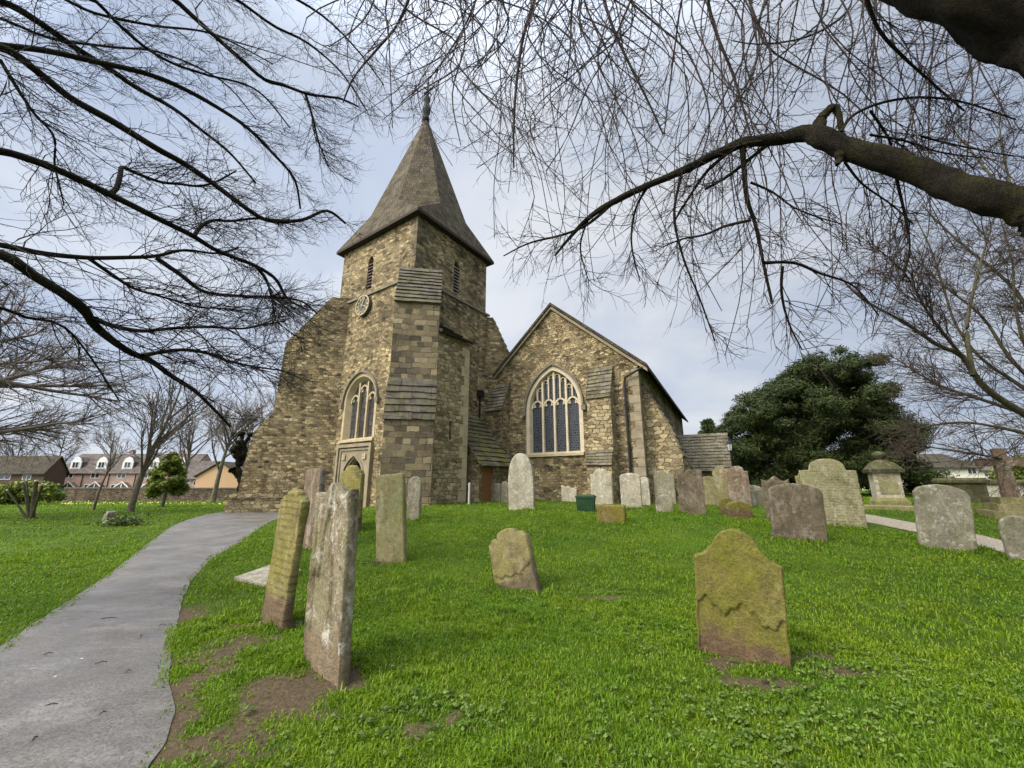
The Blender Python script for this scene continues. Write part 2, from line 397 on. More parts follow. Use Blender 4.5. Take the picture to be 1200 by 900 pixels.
def bar(mb, F, pts, w, d0, d1, closed=False, mi=0):
    """rectangular moulding of width w along a 2d path in the wall plane between offsets d0 and d1"""
    n = len(pts); P = [Vector((x, z)) for x, z in pts]; off = []
    for i in range(n):
        a = P[(i - 1) % n] if (closed or i > 0) else None; b = P[(i + 1) % n] if (closed or i < n - 1) else None
        t1 = (P[i] - a).normalized() if a is not None else None; t2 = (b - P[i]).normalized() if b is not None else None
        t = ((t1 or t2) + (t2 or t1)); t = t.normalized() if t.length > 1e-6 else (t1 or t2)
        nn = Vector((-t.y, t.x)); ref = t1 or t2
        k = 1 / max(.5, abs(Vector((-ref.y, ref.x)).dot(nn))); off.append(nn * (w / 2 * k))
    vs = []
    for p, o in zip(P, off):
        for q, d in ((p + o, d1), (p - o, d1), (p - o, d0), (p + o, d0)): vs.append(F.p(q.x, q.y, d))
    fs = []
    for i in range(n if closed else n - 1):
        a, b = i * 4, ((i + 1) % n) * 4
        for k in range(4): fs.append((a + k, b + k, b + (k + 1) % 4, a + (k + 1) % 4))
    if not closed: fs += [(0, 1, 2, 3), (n * 4 - 1, n * 4 - 2, n * 4 - 3, n * 4 - 4)]
    b0 = len(mb.v); mb.add(vs, fs, mi)
def fill(mb, F, poly, d, mi=0):
    vs = [F.p(x, z, d) for x, z in poly]; tri = tessellate_polygon([[Vector((x, z, 0)) for x, z in poly]]); fs = []
    for t in tri:
        a, b, c = (vs[i] for i in t); fs.append(tuple(t) if (b - a).cross(c - a).dot(F.n) > 0 else tuple(reversed(t)))
    mb.add(vs, fs, mi)

FW = Frame(TC, U, -V)                       # west face of the tower (a runs north = to the left in the photo)
FS = Frame(TC, V, -U)                       # south face
ZS, ZT = 11.45, 15.02
WC = 3.45                                   # axis of west door and window
win_hole = arch(WC, 1.2, 5.55, 1.22, 3.62, 10, .35)
door_hole = arch(WC - .02, .90, 1.55, 1.28, -.3, 9)
bel_w = arch(WC + .25, .24, 13.45, .36, 11.75, 6)
bel_s = arch(3.0, .24, 13.3, .36, 11.7, 6)
mb = MB()
wall(mb, FW, [(0, -.6), (TU, -.6), (TU, ZS), (0, ZS)], [win_hole, door_hole], .5)
wall(mb, FS, [(0, -.6), (TV, -.6), (TV, ZS), (0, ZS)])
e_ = TC + U * TU; f_ = TC + V * TV; g_ = e_ + V * TV
mb.quad(e_ - Z * .6, g_ - Z * .6, g_ + Z * ZS, e_ + Z * ZS); mb.quad(g_ - Z * .6, f_ - Z * .6, f_ + Z * ZS, g_ + Z * ZS)
i_ = .09                                     # the belfry stage is set back above the string course
FW2 = Frame(TC + U * i_ + V * i_, U, -V); FS2 = Frame(TC + U * i_ + V * i_, V, -U)
wall(mb, FW2, [(0, ZS), (TU - 2 * i_, ZS), (TU - 2 * i_, ZT), (0, ZT)], [bel_w], .35)
wall(mb, FS2, [(0, ZS), (TV - 2 * i_, ZS), (TV - 2 * i_, ZT), (0, ZT)], [bel_s], .35)
a2, b2, c2 = FW2.p(TU - 2 * i_, 0), FS2.p(TV - 2 * i_, 0), FW2.p(TU - 2 * i_, 0) + V * (TV - 2 * i_)
mb.quad(a2 + Z * ZS, c2 + Z * ZS, c2 + Z * ZT, a2 + Z * ZT); mb.quad(c2 + Z * ZS, b2 + Z * ZS, b2 + Z * ZT, c2 + Z * ZT)
mb.add([TC + Z * ZS, f_ + Z * ZS, g_ + Z * ZS, e_ + Z * ZS], [(0, 1, 2, 3)])
mb.build('tower_wall', M['rubble'], church)
# string course
mb = MB()
for F, ln in ((FW, TU), (FS, TV)):
    mb.add([F.p(-.1, ZS - .16, 0), F.p(ln + .1, ZS - .16, 0), F.p(ln + .1, ZS - .16, .1), F.p(-.1, ZS - .16, .1), F.p(-.1, ZS + .08, -.09), F.p(ln + .1, ZS + .08, -.09), F.p(ln + .1, ZS - .04, .1), F.p(-.1, ZS - .04, .1)],
           [(0, 1, 2, 3), (3, 2, 6, 7), (7, 6, 5, 4), (0, 3, 7, 4), (1, 5, 6, 2)])
mb.build('string_course', M['grey_dressed'], church)
# corner quoin strip of the belfry stage (dark damp stones at the near angle)
mb = MB(); z = ZS + .12; k = 0
while z < ZT - .35:
    h = .34; l1, l2 = (.5, .3) if k % 2 else (.3, .5)
    c0 = FW2.p(0, z, .015) - (-U) * 0
    mb.prism([FW2.p(-.015, z, .015), FW2.p(l1, z, .015), FW2.p(l1, z, -.1), FW2.p(.1, z, -.1), FS2.p(l2, z, -.1), FS2.p(l2, z, .015)], Z * (h - .015)); z += h; k += 1
mb.build('quoin', M['ashlar'], church)

# spire: square eaves, octagon above, four broach facets
def spire_pts(s0, s1, z): pass
CEN = TC + U * TU / 2 + V * TV / 2
HU, HV = TU / 2 + .25, TV / 2 + .25
zE, zA, zP = ZT - .02, ZT + 1.8, 25.75
def sp(a, b, z): return CEN + U * a + V * b + Z * z
ku, kv = .83, .83
oa, ob = HU * ku, HV * kv; ta, tb = oa * .42, ob * .42
oct_ = [(-oa, -tb), (-ta, -ob), (ta, -ob), (oa, -tb), (oa, tb), (ta, ob), (-ta, ob), (-oa, tb)]
# slightly sprocketed foot: mid ring between eaves and octagon
mb = MB(); ap = sp(0, 0, zP)
cor = [(-HU, -HV), (HU, -HV), (HU, HV), (-HU, HV)]
O3 = [sp(a, b, zA) for a, b in oct_]; C3 = [sp(a, b, zE) for a, b in cor]
tp = [CEN + (p - CEN - Z * zA) * .045 + Z * (zA + (zP - zA) * .955) for p in O3]
for i in range(8): mb.quad(O3[i], O3[(i + 1) % 8], tp[(i + 1) % 8], tp[i])
mb.quad(C3[0], C3[1], O3[2], O3[1]); mb.quad(C3[1], C3[2], O3[4], O3[3]); mb.quad(C3[2], C3[3], O3[6], O3[5]); mb.quad(C3[3], C3[0], O3[0], O3[7])
# broach undersides: the facet's foot overhangs a hollow corner
for ci, (i0, i1) in ((0, (0, 1)), (1, (2, 3)), (2, (4, 5)), (3, (6, 7))):
    mid = (O3[i0] + O3[i1]) / 2; q = C3[ci] + (mid - C3[ci]) * .62 - Z * .42
    mb.add([C3[ci], O3[i1], q], [(0, 1, 2)]); mb.add([C3[ci], q, O3[i0]], [(0, 1, 2)])
    dn0, dn1 = (O3[i0] - tp[i0]).normalized() * .62, (O3[i1] - tp[i1]).normalized() * .62; F0, F1 = O3[i0] + dn0, O3[i1] + dn1
    mb.quad(O3[i0], F0, F1, O3[i1]); mb.add([F0, q, F1], [(0, 1, 2)]); mb.add([O3[i0], q, F0], [(0, 1, 2)]); mb.add([O3[i1], F1, q], [(0, 1, 2)])
spire = mb.build('spire_roof', M['shingle'], church)
mb = MB()                                      # eaves: fascia and soffit
o2 = [sp(a * 1.0, b * 1.0, zE - .16) for a, b in cor]; in2 = [sp(a * .9, b * .9, zE - .16) for a, b in cor]
for i in range(4):
    j = (i + 1) % 4; mb.quad(o2[i], o2[j], C3[j], C3[i]); mb.quad(o2[j], o2[i], in2[i], in2[j])
mb.build('eaves_board', M['dark_wood'], church)
mb = MB(); zz = zA + (zP - zA) * .955
mb.lathe(CEN, [(.24, zz - .1), (.22, zz + .3), (.16, zz + .4), (.18, zz + .5), (.28, zz + .75), (.28, zz + 1.0), (.16, zz + 1.25), (.12, zz + 1.5), (.22, zz + 1.7), (.22, zz + 1.9), (.10, zz + 2.1), (.07, zz + 2.9), (.02, zz + 3.6)], 10)
fin = mb.build('finial', M['lead'], spire, smooth=True)
mb = MB(); zc_ = zz + 2.55
mb.box(CEN + U * -.35 + Z * zc_ - V * .03, U * .7, V * .06, Z * .06); mb.box(CEN - U * .03 + V * -.35 + Z * (zc_ - .03), U * .06, V * .7, Z * .06)
mb.build('weather_vane', M['iron'], spire)

def weathering(mb, P0, P1, side, n, th=.06, over=.05, slab=.55):
    """overlapping slabs from the lower outer edge P0 up to P1, spanning 'side'"""
    up = (P1 - P0); nr = side.cross(up).normalized(); sn = side.normalized(); W = side.length + .08
    if nr.z < 0: nr = -nr
    rg = random.Random(int(P0.x * 991 + P0.z * 77) & 0xffff)
    for k in range(n):
        x = -.04; end = W - .04
        while x < end - 1e-6:
            l_ = slab * rg.uniform(.65, 1.4); x2 = x + l_
            if end - x2 < slab * .5: x2 = end
            o_ = over * rg.uniform(.6, 1.5); t_ = th * rg.uniform(.8, 1.15); lift = rg.uniform(0, .012)
            a = P0 + up * (k / n) - up.normalized() * o_ * (1 if k else 1.5); b = P0 + up * ((k + 1) / n); sd = sn * x
            mb.prism([a + sd + nr * (t_ + .04 + lift), b + sd + nr * (.03 + lift), b + sd - nr * .02, a + sd + nr * .004], sn * (x2 - x - rg.uniform(.004, .014))); x = x2
def buttress(corner, d, wd, prof, wmat, mat, slat=None, shift=0, base=-.4, back=.7):
    side = Z.cross(d); o = corner + side * (shift - wd / 2)
    mb = MB(); pts = [(-back, base)] + [(prof[0][0], base)] + prof + [(-back, prof[-1][1])]
    poly = [o + d * p + Z * z for p, z in pts]
    n = len(poly); Q = [p + side * wd for p in poly]
    vs = poly + Q
    for pl in (poly, Q):                       # ends, tessellated
        tri = tessellate_polygon([[Vector((p, z, 0)) for p, z in pts]])
        want = -side if pl is poly else side
        for t in tri:
            a, b, c = (pl[i] for i in t)
            mb.add([a, b, c], [(0, 1, 2) if (b - a).cross(c - a).dot(want) > 0 else (2, 1, 0)])
    for i in range(n): mb.quad(poly[i], poly[(i + 1) % n], Q[(i + 1) % n], Q[i]) if True else 0
    ob = mb.build('buttress', mat, church)
    bm = bmesh.new(); bm.from_mesh(ob.data); bmesh.ops.remove_doubles(bm, verts=bm.verts, dist=1e-4); bmesh.ops.recalc_face_normals(bm, faces=bm.faces); bm.to_mesh(ob.data); bm.free()
    if slat:
        for (i0, i1, k, th) in slat:
            mb = MB(); p0, p1 = prof[i0], prof[i1]
            weathering(mb, o + d * p0[0] + Z * p0[1], o + d * p1[0] + Z * p1[1], side * wd, k, th)
            mb.build('weathering', wmat, ob)
    return ob
dC = (-(U + V)).normalized(); dL = (U - V).normalized(); dR = (V - U).normalized()
buttress(TC, dC, 1.95, [(1.9, 4.05), (1.4, 5.8), (1.35, 9.35), (.0, 11.75)], M['slab'], M['ashlar'], [(0, 1, 6, .05), (2, 3, 10, .055)], shift=.35)
buttress(TC + U * TU, dL, 1.9, [(3.6, .98), (3.22, 1.08), (3.16, 2.3), (2.95, 4.0), (2.15, 5.05), (2.08, 8.75), (.05, 11.6)], M['grey_dressed'], M['rubble'], back=.95)
ls_ = Z.cross(dL); lo_ = TC + U * TU - ls_ * 0
mb = MB()
for p0, p1, q, z0, z1 in ((1.15, 3.64, 1.10, -.5, .80), (1.08, 3.71, 1.16, .80, .93), (1.12, 3.67, 1.12, .93, 1.0)):
    mb.box(lo_ + dL * p0 - ls_ * q + Z * z0, dL * (p1 - p0), ls_ * 2 * q, Z * (z1 - z0))
mb.build('plinth', M['turret'], church)
buttress(TC + V * TV, dR, 1.1, [(1.15, 8.9), (.2, 11.0)], M['grey_dressed'], M['rubble'], [(0, 1, 6, .06)])

# stair turret against the south face
OT = TC - U * 1.86 + V * .03; LT = 2.08
FT = Frame(OT, V, -U)
slit = [(.88, 3.35), (1.03, 3.35), (1.03, 4.15), (.88, 4.15)]
mb = MB(); wall(mb, FT, [(0, -.4), (LT, -.4), (LT, 8.05), (0, 8.05)], [slit], .3)
p = [OT, OT + V * LT, OT + V * LT + U * 1.9, OT + U * 1.9]
mb.quad(p[1] - Z * .4, p[2] - Z * .4, p[2] + Z * 9.3, p[1] + Z * 8.05); mb.quad(p[3] - Z * .4, p[0] - Z * .4, p[0] + Z * 8.05, p[3] + Z * 9.3)
tur = mb.build('stair_turret', M['turret'], church)
mb = MB(); weathering(mb, OT + Z * 8.03 - U * .1, OT + U * 1.9 + Z * 9.35, V * LT, 3, .10, .06); mb.build('turret_roof', M['dark_wood'], tur)
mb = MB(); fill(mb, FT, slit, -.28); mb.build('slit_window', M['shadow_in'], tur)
mb = MB(); z = .3; k = 0
while z < 7.6:
    h = .42 + .1 * ((k * 7) % 3) / 2; l1 = .52 if k % 2 else .32
    mb.prism([FT.p(LT + .012, z, .012), FT.p(LT - l1, z, .012), FT.p(LT - l1, z, -.1), FT.p(LT - .1, z, -.1), FT.p(LT - .1, z, -.45), FT.p(LT + .012, z, -.45)], Z * (h - .018)); z += h; k += 1
mb.build('quoin', M['dressed'], tur)

# west window
def window(name, F, cx, a, zs, rise, zb, lights, reveal, mat, glass, hood, jamb=.26, point=.35, light_zs=None, tracery=False, splay=0., hoodmat='dressed'):
    ai = a - .02
    hole = arch(cx, a, zs, rise, zb, 10, point)
    w_ = thing_part(name)
    # splayed jamb lining: outer edge on the wall, inner edge at the glass
    mbj = MB(); inn = arch(cx, a - splay, zs, rise - splay, zb + splay * .2, 10, point)
    n = len(hole)
    for i in range(n):
        if i == 0: continue
        (x0, z0), (x1, z1) = hole[i], hole[(i + 1) % n]; (u0, v0), (u1, v1) = inn[i], inn[(i + 1) % n]
        mbj.quad(F.p(x0, z0, .02), F.p(x1, z1, .02), F.p(u1, v1, -reveal + .06), F.p(u0, v0, -reveal + .06))
    out_ = arch(cx, a + jamb, zs, rise + jamb * 1.3, zb, 10, point)
    for i in range(1, n):                      # flat dressed band round the opening
        (x0, z0), (x1, z1) = hole[i], hole[(i + 1) % n]; (u0, v0), (u1, v1) = out_[i], out_[(i + 1) % n]
        mbj.quad(F.p(x0, z0, .02), F.p(u0, v0, .02), F.p(u1, v1, .02), F.p(x1, z1, .02)); mbj.quad(F.p(u0, v0, .02), F.p(u0, v0, -.05), F.p(u1, v1, -.05), F.p(u1, v1, .02))
    mbj.add([], [])
    fr = mbj.build('frame', mat, w_)
    # mullions and cusped heads
    mbm = MB(); wi = (a - splay) * 2; x0 = cx - wi / 2; lw = wi / lights; mw = .11; d0, d1 = -reveal + .05, -reveal + .17
    lz = light_zs if light_zs is not None else zs
    def top_at(x):
        t = min(.999, abs(x - cx) / (a - splay)); aa = a - splay; rr = rise - splay
        if rr >= aa:
            R = (aa * aa + rr * rr) / (2 * aa); return zs + math.sqrt(max(0, R * R - (abs(x - cx) - aa + R) ** 2))
        return zs + rr * ((1 - point) * math.sqrt(1 - t * t) + point * (1 - t))
    def zl(k): return lz[k] if hasattr(lz, '__len__') else lz
    for k in range(1, lights):
        x = x0 + lw * k; bar(mbm, F, [(x, zb), (x, top_at(x) - .02)], mw, d0, d1 + .03)
    for k in range(lights):
        c = x0 + lw * (k + .5); hw = lw / 2 - .02
        hd = arch(c, hw, zl(k), hw * 1.25, None, 6)
        bar(mbm, F, hd, .085, d0, d1)
        for sgn in (-1, 1):                    # cusps
            bar(mbm, F, [(c + sgn * hw * .92, zl(k) + hw * .35), (c + sgn * hw * .45, zl(k) + hw * .30), (c + sgn * hw * .55, zl(k) + hw * .85)], .05, d0 + .02, d1 - .03)
    if tracery:
        for k in range(lights * 2):            # panel tracery above the main lights
            x = x0 + lw / 2 * (k + .5) if False else x0 + lw / 2 * k
            if k % 2 == 1:
                zb_ = zl(k // 2) + (lw / 2 - .02) * 1.25
                if top_at(x) > zb_ + .1: bar(mbm, F, [(x, zb_), (x, top_at(x))], .075, d0, d1)
        for k in range(lights * 2):
            c = x0 + lw / 2 * (k + .5); hw = lw / 4 - .02; tz = min(top_at(c - hw), top_at(c + hw)) - hw * 1.15
            if tz > zl(k // 2) + lw * .45: bar(mbm, F, arch(c, hw, tz, hw * 1.3, None, 5), .05, d0, d1 - .02); bar(mbm, F, [(c - hw, tz), (c - hw * .3, tz + .02)], .035, d0, d1 - .03); bar(mbm, F, [(c + hw, tz), (c + hw * .3, tz + .02)], .035, d0, d1 - .03)
    mbm.build('tracery', mat, w_)
    mbg = MB(); fill(mbg, F, inn, -reveal + .07); mbg.build('leaded_glass', glass, w_)
    mbs = MB(); mbs.add([F.p(cx - a - jamb, zb - .16, .0), F.p(cx + a + jamb, zb - .16, 0), F.p(cx + a + jamb, zb - .16, .12), F.p(cx - a - jamb, zb - .16, .12),
                         F.p(cx - a - jamb, zb + .10, -reveal), F.p(cx + a + jamb, zb + .10, -reveal), F.p(cx + a + jamb, zb - .04, .12), F.p(cx - a - jamb, zb - .04, .12)],
                        [(0, 1, 2, 3), (3, 2, 6, 7), (7, 6, 5, 4), (0, 3, 7, 4), (1, 5, 6, 2)])
    mbs.build('sill', M['dressed'], w_)
    if hood:
        mbh = MB(); hp = arch(cx, a + jamb + .05, zs - .05, rise + jamb * 1.3 + .1, None, 12, point); bar(mbh, F, hp, .10, 0, .13)
        for s_ in (-1, 1): mbh.box(F.p(cx + s_ * (a + jamb + .1) - .11, zs - .28, .0), F.A * .22, F.n * .17, Z * .24)
        mbh.build('hood_mould', M[hoodmat], w_)
    return w_
def thing_part(name):
    o = bpy.data.objects.new(name, None); COL.objects.link(o); o.parent = church; o.empty_display_size = .1; return o
window('west_window', FW, WC, 1.2, 5.55, 1.22, 3.62, 3, .34, M['dressed'], M['lead_glass2'], True, jamb=.16, splay=.17, light_zs=(5.5, 5.95, 5.5), hoodmat='grey_dressed')

# west doorway: square label, spandrels, pointed arch, half open oak door
dw = thing_part('west_doorway')
mb = MB(); dc = WC - .02
sq = [(dc + 1.22, .1), (dc + 1.22, 3.2), (dc - 1.22, 3.2), (dc - 1.22, .1)]
bar(mb, FW, [(dc - 1.3, .0), (dc - 1.3, 3.28), (dc + 1.3, 3.28), (dc + 1.3, .0)], .15, 0, .17)
bar(mb, FW, [(dc - 1.14, .0), (dc - 1.14, 3.1), (dc + 1.14, 3.1), (dc + 1.14, .0)], .10, 0, .10)
wall(mb, Frame(FW.p(0, 0, .045), FW.A, FW.n), [(dc - 1.1, 0), (dc + 1.1, 0), (dc + 1.1, 3.06), (dc - 1.1, 3.06)], [[(x, max(z, .001)) for x, z in arch(dc, .90, 1.55, 1.28, .001, 9)]], .3)
for k, (gr, dd) in enumerate(((.0, .1), (-.1, .02), (-.18, -.1))):
    bar(mb, FW, [(dc - .90 - gr, 0)] + arch(dc, .90 + gr, 1.55, 1.28 + gr, None, 9)[::-1] + [(dc + .90 + gr, 0)], .085, -.35, dd)
mb.build('door_surround', M['mid_dressed'], dw)
for s_ in (-1, 1):
    mb = MB(); ctr = FW.p(dc + s_ * .82, 2.74, .06)
    disc(mb, ctr, FW, .09, -.01, .03, 12)
    for q in range(4):
        a_ = q * math.pi / 2 + .78; mb.box(ctr + FW.A * (.09 * math.cos(a_)) + Z * (.09 * math.sin(a_)) - FW.A * .055 - Z * .055, FW.A * .11, Z * .11, FW.n * (.05 + .002 * q))
    mb.build('carved_rosette', M['dressed'], dw)
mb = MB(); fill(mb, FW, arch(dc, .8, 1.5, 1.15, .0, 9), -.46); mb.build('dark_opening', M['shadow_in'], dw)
mb = MB()                                       # the right leaf is closed, seven boards
for k in range(4):
    x1 = dc - .62 + .155 * k
    t_ = 1.5 + 1.1 * (1 - abs(x1 + .07 - dc) / .8) ** .6
    mb.box(FW.p(x1, .05, -.42), FW.A * .145, FW.n * .06, Z * (t_ - .1))
mb.build('door', M['oak'], dw)

# belfry louvres
for F, c, zb in ((FW2, WC + .25, 11.75), (FS2, 3.0, 11.7)):
    b_ = thing_part('belfry_window'); hl = bel_w if F is FW2 else bel_s
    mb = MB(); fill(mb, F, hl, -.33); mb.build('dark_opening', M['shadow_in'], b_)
    mb = MB()
    for k in range(9):
        z = zb + .08 + k * .19; mb.add([F.p(c - .24, z, -.03), F.p(c + .24, z, -.03), F.p(c + .24, z + .17, -.26), F.p(c - .24, z + .17, -.26), F.p(c - .24, z - .035, -.03), F.p(c + .24, z - .035, -.03), F.p(c + .24, z + .135, -.26), F.p(c - .24, z + .135, -.26)], [(0, 1, 2, 3), (7, 6, 5, 4), (4, 5, 1, 0)])
    mb.build('louvre', plain('weathered_louvre', (.42, .36, .30), .8) if F is FS2 else plain('purple_louvre', (.20, .14, .14), .8), b_)

# clock
ck = thing_part('clock'); CC = FW.p(WC + .32, 10.72); cr = .58
mb = MB(); n = 40
def disc(mb, c, F, r, d0, d1, n=40):
    ring = [(r * math.cos(2 * math.pi * k / n), r * math.sin(2 * math.pi * k / n)) for k in range(n)]
    mb.prism([c + F.A * x + Z * y + F.n * d0 for x, y in ring], F.n * (d1 - d0))
disc(mb, CC, FW, cr, 0, .18); mb.build('dial', M['black_dial'], ck)
FC = Frame(CC, -U, -V)                           # reads left to right
mb = MB(); bar(mb, FC, [((cr - .03) * math.cos(2 * math.pi * k / 40), (cr - .03) * math.sin(2 * math.pi * k / 40)) for k in range(40)], .05, .17, .22, True)
bar(mb, FC, [((cr - .24) * math.cos(2 * math.pi * k / 40), (cr - .24) * math.sin(2 * math.pi * k / 40)) for k in range(40)], .018, .17, .195, True)
mb.build('gilt_ring', M['gold'], ck)
ROM = ['XII', 'I', 'II', 'III', 'IIII', 'V', 'VI', 'VII', 'VIII', 'IX', 'X', 'XI']
for h_, tx in enumerate(ROM):
    mb = MB(); a_ = math.pi / 2 - h_ * math.pi / 6; rad = Vector((math.cos(a_), math.sin(a_))); tan = Vector((rad.y, -rad.x)); W_ = {'I': .032, 'V': .06, 'X': .06}
    tot = sum(W_[c] for c in tx); x = -tot / 2; hi, lo = cr - .075, cr - .215
    for c in tx:
        w_ = W_[c]; P = lambda u_, r_: tuple(rad * r_ + tan * u_)
        if c == 'I': bar(mb, FC, [P(x + w_ / 2, lo), P(x + w_ / 2, hi)], .026, .17, .2)
        elif c == 'V': bar(mb, FC, [P(x + .008, hi), P(x + w_ / 2, lo)], .024, .17, .2); bar(mb, FC, [P(x + w_ / 2, lo), P(x + w_ - .008, hi)], .024, .17, .201)
        else: bar(mb, FC, [P(x + .008, hi), P(x + w_ - .008, lo)], .024, .17, .2); bar(mb, FC, [P(x + .008, lo), P(x + w_ - .008, hi)], .024, .17, .201)
        x += w_
    mb.build('numeral', M['gold'], ck)
for a_, l_ in ((math.radians(60), .5), (math.radians(-25), .34)):
    mb = MB(); d_ = Vector((math.cos(a_), math.sin(a_))); bar(mb, FC, [tuple(-d_ * .1), tuple(d_ * l_)], .04, .2, .22 + l_ * .03); mb.build('hand', M['gold'], ck)

# nave: west gable, south wall, roof
GO = TC + V * TV; FG = Frame(GO, -U, -V)
S1, SA, ZAP = 8.75, 4.4, 10.75
def verge(s): return ZAP - abs(s - SA) * .884
mb = MB(); gw = arch(SA - .05, 1.42, 5.2, 2.0, 2.95, 10)
wall(mb, FG, [(-.3, -.4), (S1, -.4), (S1, verge(S1)), (SA, ZAP), (-.3, verge(-.3))], [gw], .3)
Q0 = FG.p(S1, 0); Q1 = Q0 + NV * 19
FN = Frame(Q0, NV, NN)
wall(mb, FN, [(0, -.4), (19, -.4), (19, verge(S1)), (0, verge(S1))])
L0 = FG.p(-.3, 0); 
mb.quad(L0 + NV * 19 - Z * .4, L0 - Z * .4, L0 + Z * verge(-.3), L0 + NV * 19 + Z * verge(-.3))
b0, b1, b2 = Q1 - Z * .4, Q1 + Z * verge(S1), FG.p(SA, ZAP) + NV * 19
mb.add([b0, L0 + NV * 19 - Z * .4, L0 + NV * 19 + Z * verge(-.3), b2, b1], [(0, 1, 2, 3, 4)])
mb.build('nave_wall', M['rubble_gable'], church)
mb = MB(); th = .16
def rf(s, z, t, k=0): return FG.p(s, z) + NV * t + Z * k
so_ = S1 + .45
for s_a, s_b in ((SA, so_), (SA, -.6)):
    za, zb_ = verge(SA) + .02, verge(s_b) + .02
    n_ = 2
    P = [rf(s_a, za, -.22), rf(s_b, zb_, -.22), rf(s_b, zb_, 19.3), rf(s_a, za, 19.3)]
    mb.prism(P, Z * th) if False else mb.box(P[0], P[1] - P[0], P[3] - P[0], Z * th)
mb.build('nave_roof', M['roof_tile'], church)
mb = MB()                                        # stone verge under the tiles
for s_b in (so_, -.6):
    P0, P1 = FG.p(SA, verge(SA) - .16, .14), FG.p(s_b, verge(s_b) - .16, .14)
    mb.box(P0 - FG.n * .14, P1 - P0, FG.n * .14, Z * .16)
mb.build('verge', M['mid_dressed'], church)
window('gable_window', FG, SA - .05, 1.42, 5.2, 2.0, 2.95, 4, .3, M['pale_dressed'], M['lead_glass'], True, jamb=.2, light_zs=5.3, tracery=True, splay=.06, hoodmat='grey_dressed')
mb = MB()                                        # relieving arch of upright stones over the window
aa = arch(SA - .05, 1.42 + .5, 5.2, 2.0 + .6, None, 9)
for k in range(len(aa) - 1):
    x0, z0 = aa[k]; x1, z1 = aa[k + 1]; cx_, cz_ = (x0 + x1) / 2, (z0 + z1) / 2
    for q in range(2):
        a = Vector((x0, z0)).lerp(Vector((x1, z1)), q * .5 + .03); b = Vector((x0, z0)).lerp(Vector((x1, z1)), q * .5 + .47)
        c = Vector((SA - .05, 5.2)); ia = a + (c - a).normalized() * -.16; ib = b + (c - b).normalized() * -.16; oa_ = a + (c - a).normalized() * .16; ob_ = b + (c - b).normalized() * .16
        mb.prism([FG.p(*oa_), FG.p(*ob_), FG.p(*ib), FG.p(*ia)], FG.n * .022)
mb.build('relieving_arch', M['turret'], church)
def fbut(F, s, wd, prof, slat, mat='rubble_gable'):
    return buttress(F.p(s, 0), F.n, wd, prof, M['slate'], M[mat], [(a, b, int(c * 1.7), d * .7) for a, b, c, d in slat], back=.3)
fbut(FG, 7.0, 1.15, [(.85, 2.3), (.55, 2.95), (.52, 5.35), (.0, 6.9)], [(0, 1, 3, .06), (2, 3, 5, .06)], 'turret')
fbut(FG, 1.15, 1.05, [(1.0, 3.0), (.8, 3.6), (.78, 5.3), (.0, 6.9)], [(0, 1, 2, .06), (2, 3, 5, .06)])
for t, w_, pr in ((1.1, .9, [(1.45, 2.7), (1.0, 4.1), (.95, 4.2), (.0, 6.0)]), (4.6, .8, [(1.2, 2.4), (.0, 5.2)]), (8.0, .8, [(1.2, 2.4), (.0, 5.2)])):
    fbut(FN, t, w_, pr, [(0, 1, 3, .05)] + ([(2, 3, 4, .05)] if len(pr) > 2 else []), 'turret')
# pale quoins at the gable corner
mb = MB(); z = .6; k = 0
while z < 6.3:
    h = .4; l1, l2 = (.5, .3) if k % 2 else (.3, .5)
    c0 = FG.p(S1, 0); mb.prism([c0 - U * -0 + FG.n * .012 + NN * .012 + Z * z, FG.p(S1 - l1, z, .012), FG.p(S1 - l1, z, -.1), FG.p(S1 - .1, z, -.1), FN.p(l2, z, -.1), FN.p(l2, z, .012)], Z * (h - .018)); z += h; k += 1
mb.build('quoin', M['mid_dressed'], church)
# rainwater pipes
mb = MB(); e0 = FG.p(so_ - .15, verge(so_) + .0, .3)
mb.tube([e0, FG.p(S1 - .55, 6.2, .16), FG.p(S1 - .62, 5.9, .12), FG.p(S1 - .62, .8, .12)], .055, 8)
for z in (1.5, 3.2, 4.9): mb.lathe(FG.p(S1 - .62, z, .12), [(.075, 0), (.075, .1)], 8)
mb.build('drainpipe', M['iron'], church, smooth=False)
mb = MB(); mb.tube([FS.p(5.1, 6.4, .1), FS.p(5.1, 4.6, .1)], .06, 8); mb.cbox(FS.p(5.1, 6.2, .14), .34, .28, .34, R_(55)); mb.build('drainpipe', M['iron'], church)

# lean-to between tower and nave
A0, A1, AP = 2.6, 4.95, 2.2
FA = Frame(TC - U * AP, V, -U)
mb = MB(); dh = [(A0 + .25, 0.3), (A0 + 1.0, .3), (A0 + 1.0, 2.3), (A0 + .25, 2.3)]
wall(mb, FA, [(A0, -.4), (A1, -.4), (A1, 2.45), (A0, 2.45)], [dh], .18)
for t, sg in ((A0, -1), (A1, 1)):
    q = [FA.p(t, -.4), FA.p(t, 2.45), FS.p(t, 5.0), FS.p(t, -.4)]
    mb.add(q, [(0, 1, 2, 3) if sg < 0 else (3, 2, 1, 0)])
an = mb.build('lean_to_wall', M['turret'], church)
mb = MB(); weathering(mb, FA.p(A0 - .2, 2.28, .28), FS.p(A0 - .2, 5.05), V * (A1 - A0 + .4), 12, .05, .05, .35); mb.build('lean_to_roof', M['slate_moss'], an)
mb = MB()
for k in range(4): mb.box(FA.p(A0 + .26 + k * .185, .3, -.13), FA.A * .178, FA.n * .05, Z * 1.99)
mb.build('side_door', M['oak'], an)

